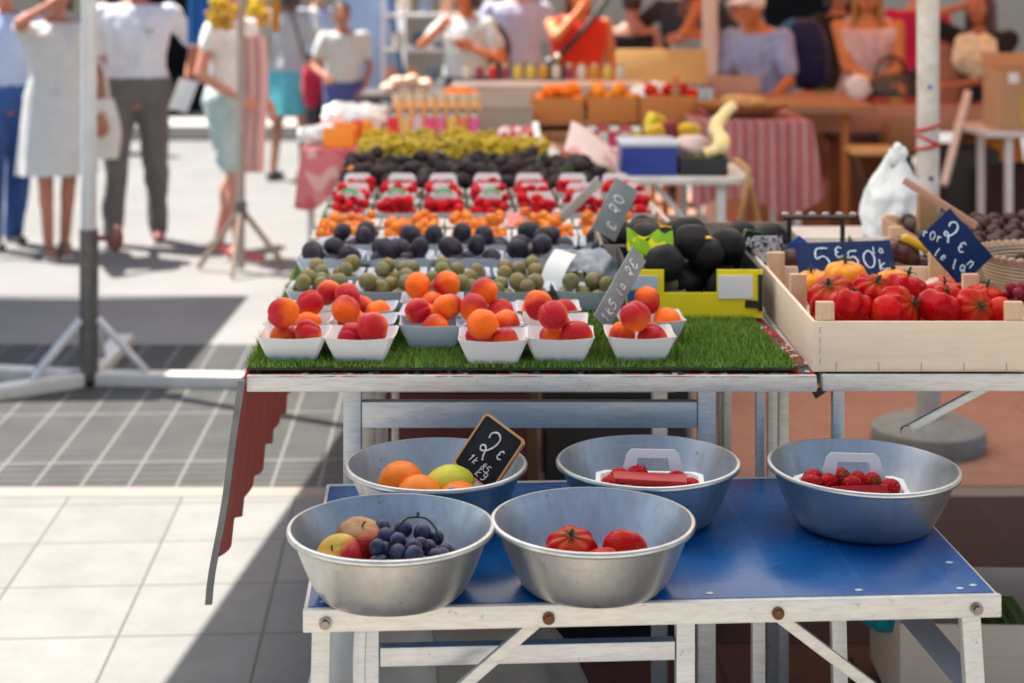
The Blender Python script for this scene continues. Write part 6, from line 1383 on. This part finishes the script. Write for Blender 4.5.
# E person in teal skirt
person('person in grey top and short turquoise skirt seen from behind', 289, 13.4, 1.68, 165, ((-.28, -.05, .92), (.26, -.04, .90)), stance=.10, step=.09, sk=(.50, .24, .16), hair=((.06, .04, .03), .14), clothes=[('shirt', (.46, .46, .46), {'sleeve': .6, 'z0': .9}), ('skirt', (.12, .50, .56), {'hem': .56, 'flare': 1.45})], shoes=(.02, .02, .025))
rbg = thing('shoulder_bag', 'crimson shoulder bag hanging beside the turquoise skirt', 'bag', V(312, 84, 13.1)); MB().ball((0, 0, 0), (.085, .07, .20), 22, 14, fn=lump(.2, 1.8, 3)).build('bag_body', cloth('crimson cloth', (.46, .02, .05)), rbg); MB().ball((.02, .03, -.25), (.08, .06, .13), 18, 12).build('bag_base', BLACKPL, rbg)
mb = MB(); mb.tube(spline([(-.05, 0, .18), (-.12, 0, .42), (-.18, .05, .60)], 5), .012, 6); mb.build('strap', BLACKPL, rbg)
person('person in dark clothes standing behind the crimson shoulder bag', 318, 15.2, 1.66, 30, sk=FAIR, hair=((.04, .03, .03), 0), clothes=[('shirt', (.50, .58, .70), {'sleeve': .6}), ('trousers', (.03, .035, .05))])
# F woman in white t-shirt, blue shorts
person('person leaning forward in white tee and blue shorts before the pale blue board', 343, 13.0, 1.50, 12, ((-.20, -.36, 1.02), (.16, -.22, .88)), stance=.09, step=.05, sk=(.42, .18, .11), hair=((.03, .02, .02), -.1), clothes=[('shorts', (.08, .10, .28), {'len': .5}), ('shirt', (.62, .64, .60), {'sleeve': .55, 'z0': .86})], lean=.22, head=(-.03, 0), shoes=(.05, .05, .06))
# H person in pale tee with raised arm
person('person in pale tee raising a hand to the mouth beside the rack', 466, 11.6, 1.66, -35, ((-.02, -.30, 1.34), (.20, -.20, 1.20)), sk=(.56, .19, .08), hair=((.05, .03, .02), .1), clothes=[('trousers', (.04, .035, .04)), ('shirt', (.56, .60, .58), {'sleeve': .6, 'z0': .9})], elb=((-.8, -.2, -.7), None), wide=1.1)
bk_ = thing('backpack', 'dark backpack on the person with the raised hand', 'backpack', V(490, 52, 11.75)); MB().ball((0, 0, 0), (.15, .10, .24), 20, 14, fn=lump(.1, 1.5, 3)).build('bag_body', cloth('dark grey nylon', (.05, .045, .05)), bk_); MB().box((0, -.10, -.06), (.18, .03, .16), bev=.015).build('front_pocket', cloth('dark grey nylon', (.05, .045, .05)), bk_)
# I pale blue shirt from behind
person('person in pale lavender blue shirt seen from behind between two shoppers', 517, 12.2, 1.78, 175, sk=FAIR, hair=((.12, .10, .09), 0), clothes=[('trousers', (.30, .34, .34)), ('shirt', (.50, .54, .70), {'sleeve': .7})], wide=1.1)
# J woman in red top with crossbody strap
person('person in bright red top with a dark crossbody strap and hand at chin', 578, 11.2, 1.68, 8, ((-.03, -.20, 1.46), (.24, -.04, .84)), sk=(.62, .22, .08), hair=((.12, .05, .02), .18), clothes=[('skirt', (.58, .34, .24), {'hem': .5, 'flare': 1.2}), ('top', (.66, .035, .012), {'z0': 1.06, 'z1': 1.39})], elb=((-.7, -.5, -.8), None), wide=1.12)
g0 = V(596, 8, 10.95); cb_ = thing('crossbody_bag', 'dark crossbody bag of the person in the red top', 'bag', V(553, 70, 10.9)); o_ = V(553, 70, 10.9)
mb = MB(); mb.tube([V(607, -2, 11.05)-o_, V(590, 22, 10.95)-o_, V(571, 44, 10.92)-o_, V(556, 60, 10.95)-o_], .020, 6); mb.build('strap', BLACKPL, cb_); MB().ball((0, .04, -.02), (.09, .05, .11), 18, 12).build('bag_body', BLACKPL, cb_); MB().ball((.03, -.02, .09), .022, 12, 8).build('buckle', plain('pale gold', (.8, .68, .5), .3, .5), cb_)
# K black top back view
person('person in black strappy top with bare back and dark hair', 632, 12.0, 1.58, 178, sk=(.50, .27, .22), hair=((.05, .02, .015), 0), clothes=[('skirt', (.02, .02, .022), {'hem': .45, 'flare': 1.2}), ('top', (.015, .015, .018), {'z0': .86, 'z1': 1.34})])
person('tall person in a dark tee reaching down behind the turquoise top', 688, 12.0, 1.80, -12, ((-.34, -.18, 1.22), (.28, -.1, 1.0)), sk=(.50, .26, .18), hair=((.05, .04, .03), 0), clothes=[('trousers', (.05, .05, .06)), ('shirt', (.035, .04, .055), {'sleeve': .7})], wide=1.12)
person('smaller person in turquoise patterned top with a hand at the forehead', 692, 10.9, 1.56, 25, ((-.08, -.16, 1.55), (.2, -.2, .9)), sk=(.48, .17, .07), hair=((.14, .05, .02), .05), clothes=[('skirt', (.12, .14, .2), {'hem': .5}), ('top', (.03, .30, .42), {'z0': .88, 'z1': 1.37, 'col2': (.45, .52, .55), 'scale': 18})], elb=((-.7, -.5, -.6), None))
# N capped man bending
person('person in white cap and blue shirt bending over the rear counter', 772, 10.3, 1.66, -38, ((-.14, -.46, .92), (.20, -.46, .92)), sk=(.52, .18, .07), hair=((.35, .33, .30), 0), clothes=[('trousers', (.10, .10, .12)), ('shirt', (.22, .28, .48), {'sleeve': .75, 'col2': (.34, .42, .66)})], lean=.42, cap=(.78, .78, .76), wide=1.1)
nb = thing('backpack', 'navy backpack strapped on the person in the white cap', 'backpack', V(803, 58, 10.35)); MB().ball((0, 0, 0), (.17, .14, .27), 22, 14, fn=lump(.08, 1.4, 5)).build('bag_body', cloth('navy nylon', (.012, .022, .09)), nb); MB().box((.03, -.13, -.08), (.19, .04, .17), (0, 0, 0), .02).build('front_pocket', cloth('navy nylon', (.012, .022, .09)), nb)
mb = MB(); mb.tube(spline([(-.08, -.10, .24), (-.22, -.16, .12), (-.20, -.16, -.12), (-.06, -.10, -.20)], 5), .020, 6); mb.build('strap', cloth('blue webbing', (.03, .20, .45)), nb)
person('person in grey green shirt standing behind the slim post', 735, 12.4, 1.64, 10, sk=(.5, .25, .17), hair=((.08, .05, .03), .05), clothes=[('trousers', (.07, .07, .08)), ('shirt', (.30, .34, .33), {'sleeve': .7})])
# O blonde woman
person('blonde person in white and rose top folding the arms at the rear counter', 868, 10.15, 1.70, -14, ((.10, -.24, 1.02), (-.02, -.26, 1.00)), sk=(.60, .23, .09), hair=((.42, .20, .05), .24), clothes=[('skirt', (.40, .30, .32), {'hem': .45}), ('top', (.78, .74, .72), {'z0': .88, 'z1': 1.36, 'col2': (.46, .16, .22), 'scale': 7})], head=(.0, -.03), lean=.10, elb=((-.9, 0, -.5), (.9, 0, -.5)), wide=1.05)
hb_ = thing('handbag', 'dark grey handbag resting before the blonde person', 'bag', V(890, 92, 9.92)); MB().ball((0, 0, 0), (.17, .09, .12), 22, 14, fn=lump(.1, 1.5, 3)).build('bag_body', plain('dark grey leather', (.06, .06, .06), .4), hb_); mb = MB(); mb.tube(spline([(-.1, 0, .08), (-.05, 0, .2), (.06, 0, .2), (.1, 0, .08)], 5), .010, 6); mb.build('handle', BLACKPL, hb_)
o = MB().ball((0, 0, 0), (.075, .06, .085), 20, 14, fn=lump(.3, 2.2, 4)).build('paper_bundle', WHITE_CARD, None, V(858, 88, 9.82), (0, 0, 0), 50); tag(o, 'bright white paper bundle in front of the blonde person', 'bundle')
person('person in magenta top standing behind the thick white post', 916, 11.8, 1.72, 170, sk=FAIR, hair=((.06, .04, .03), 0), clothes=[('trousers', (.04, .04, .05)), ('shirt', (.46, .015, .10), {'sleeve': .7})])
person('person in black top far behind the blonde shopper', 838, 12.6, 1.66, 15, sk=(.46, .2, .12), hair=((.05, .03, .02), .1), clothes=[('trousers', (.03, .03, .035)), ('shirt', (.02, .02, .022), {'sleeve': .6})])
# Q woman with long dark hair
person('long haired person in black top holding a cream cloth by the printed carton', 988, 9.9, 1.62, -42, ((-.10, -.18, 1.56), (-.10, -.34, 1.06)), sk=(.46, .17, .09), hair=((.07, .02, .015), .30), clothes=[('skirt', (.52, .20, .03), {'hem': .5}), ('shirt', (.018, .018, .02), {'sleeve': .75, 'z0': .88})], lean=.16, elb=((-.8, -.3, -.4), None))
tag(MB().ball((0, 0, 0), (.13, .08, .13), 24, 16, fn=lump(.3, 2.4, 6)).build('cream_cloth', cloth('cream patterned cloth', (.72, .58, .30), (.74, .68, .56), 18), None, V(975, 55, 9.5), (0, 0, 0), 0), 'bundled cream and yellow cloth held by the long haired person', 'cloth')
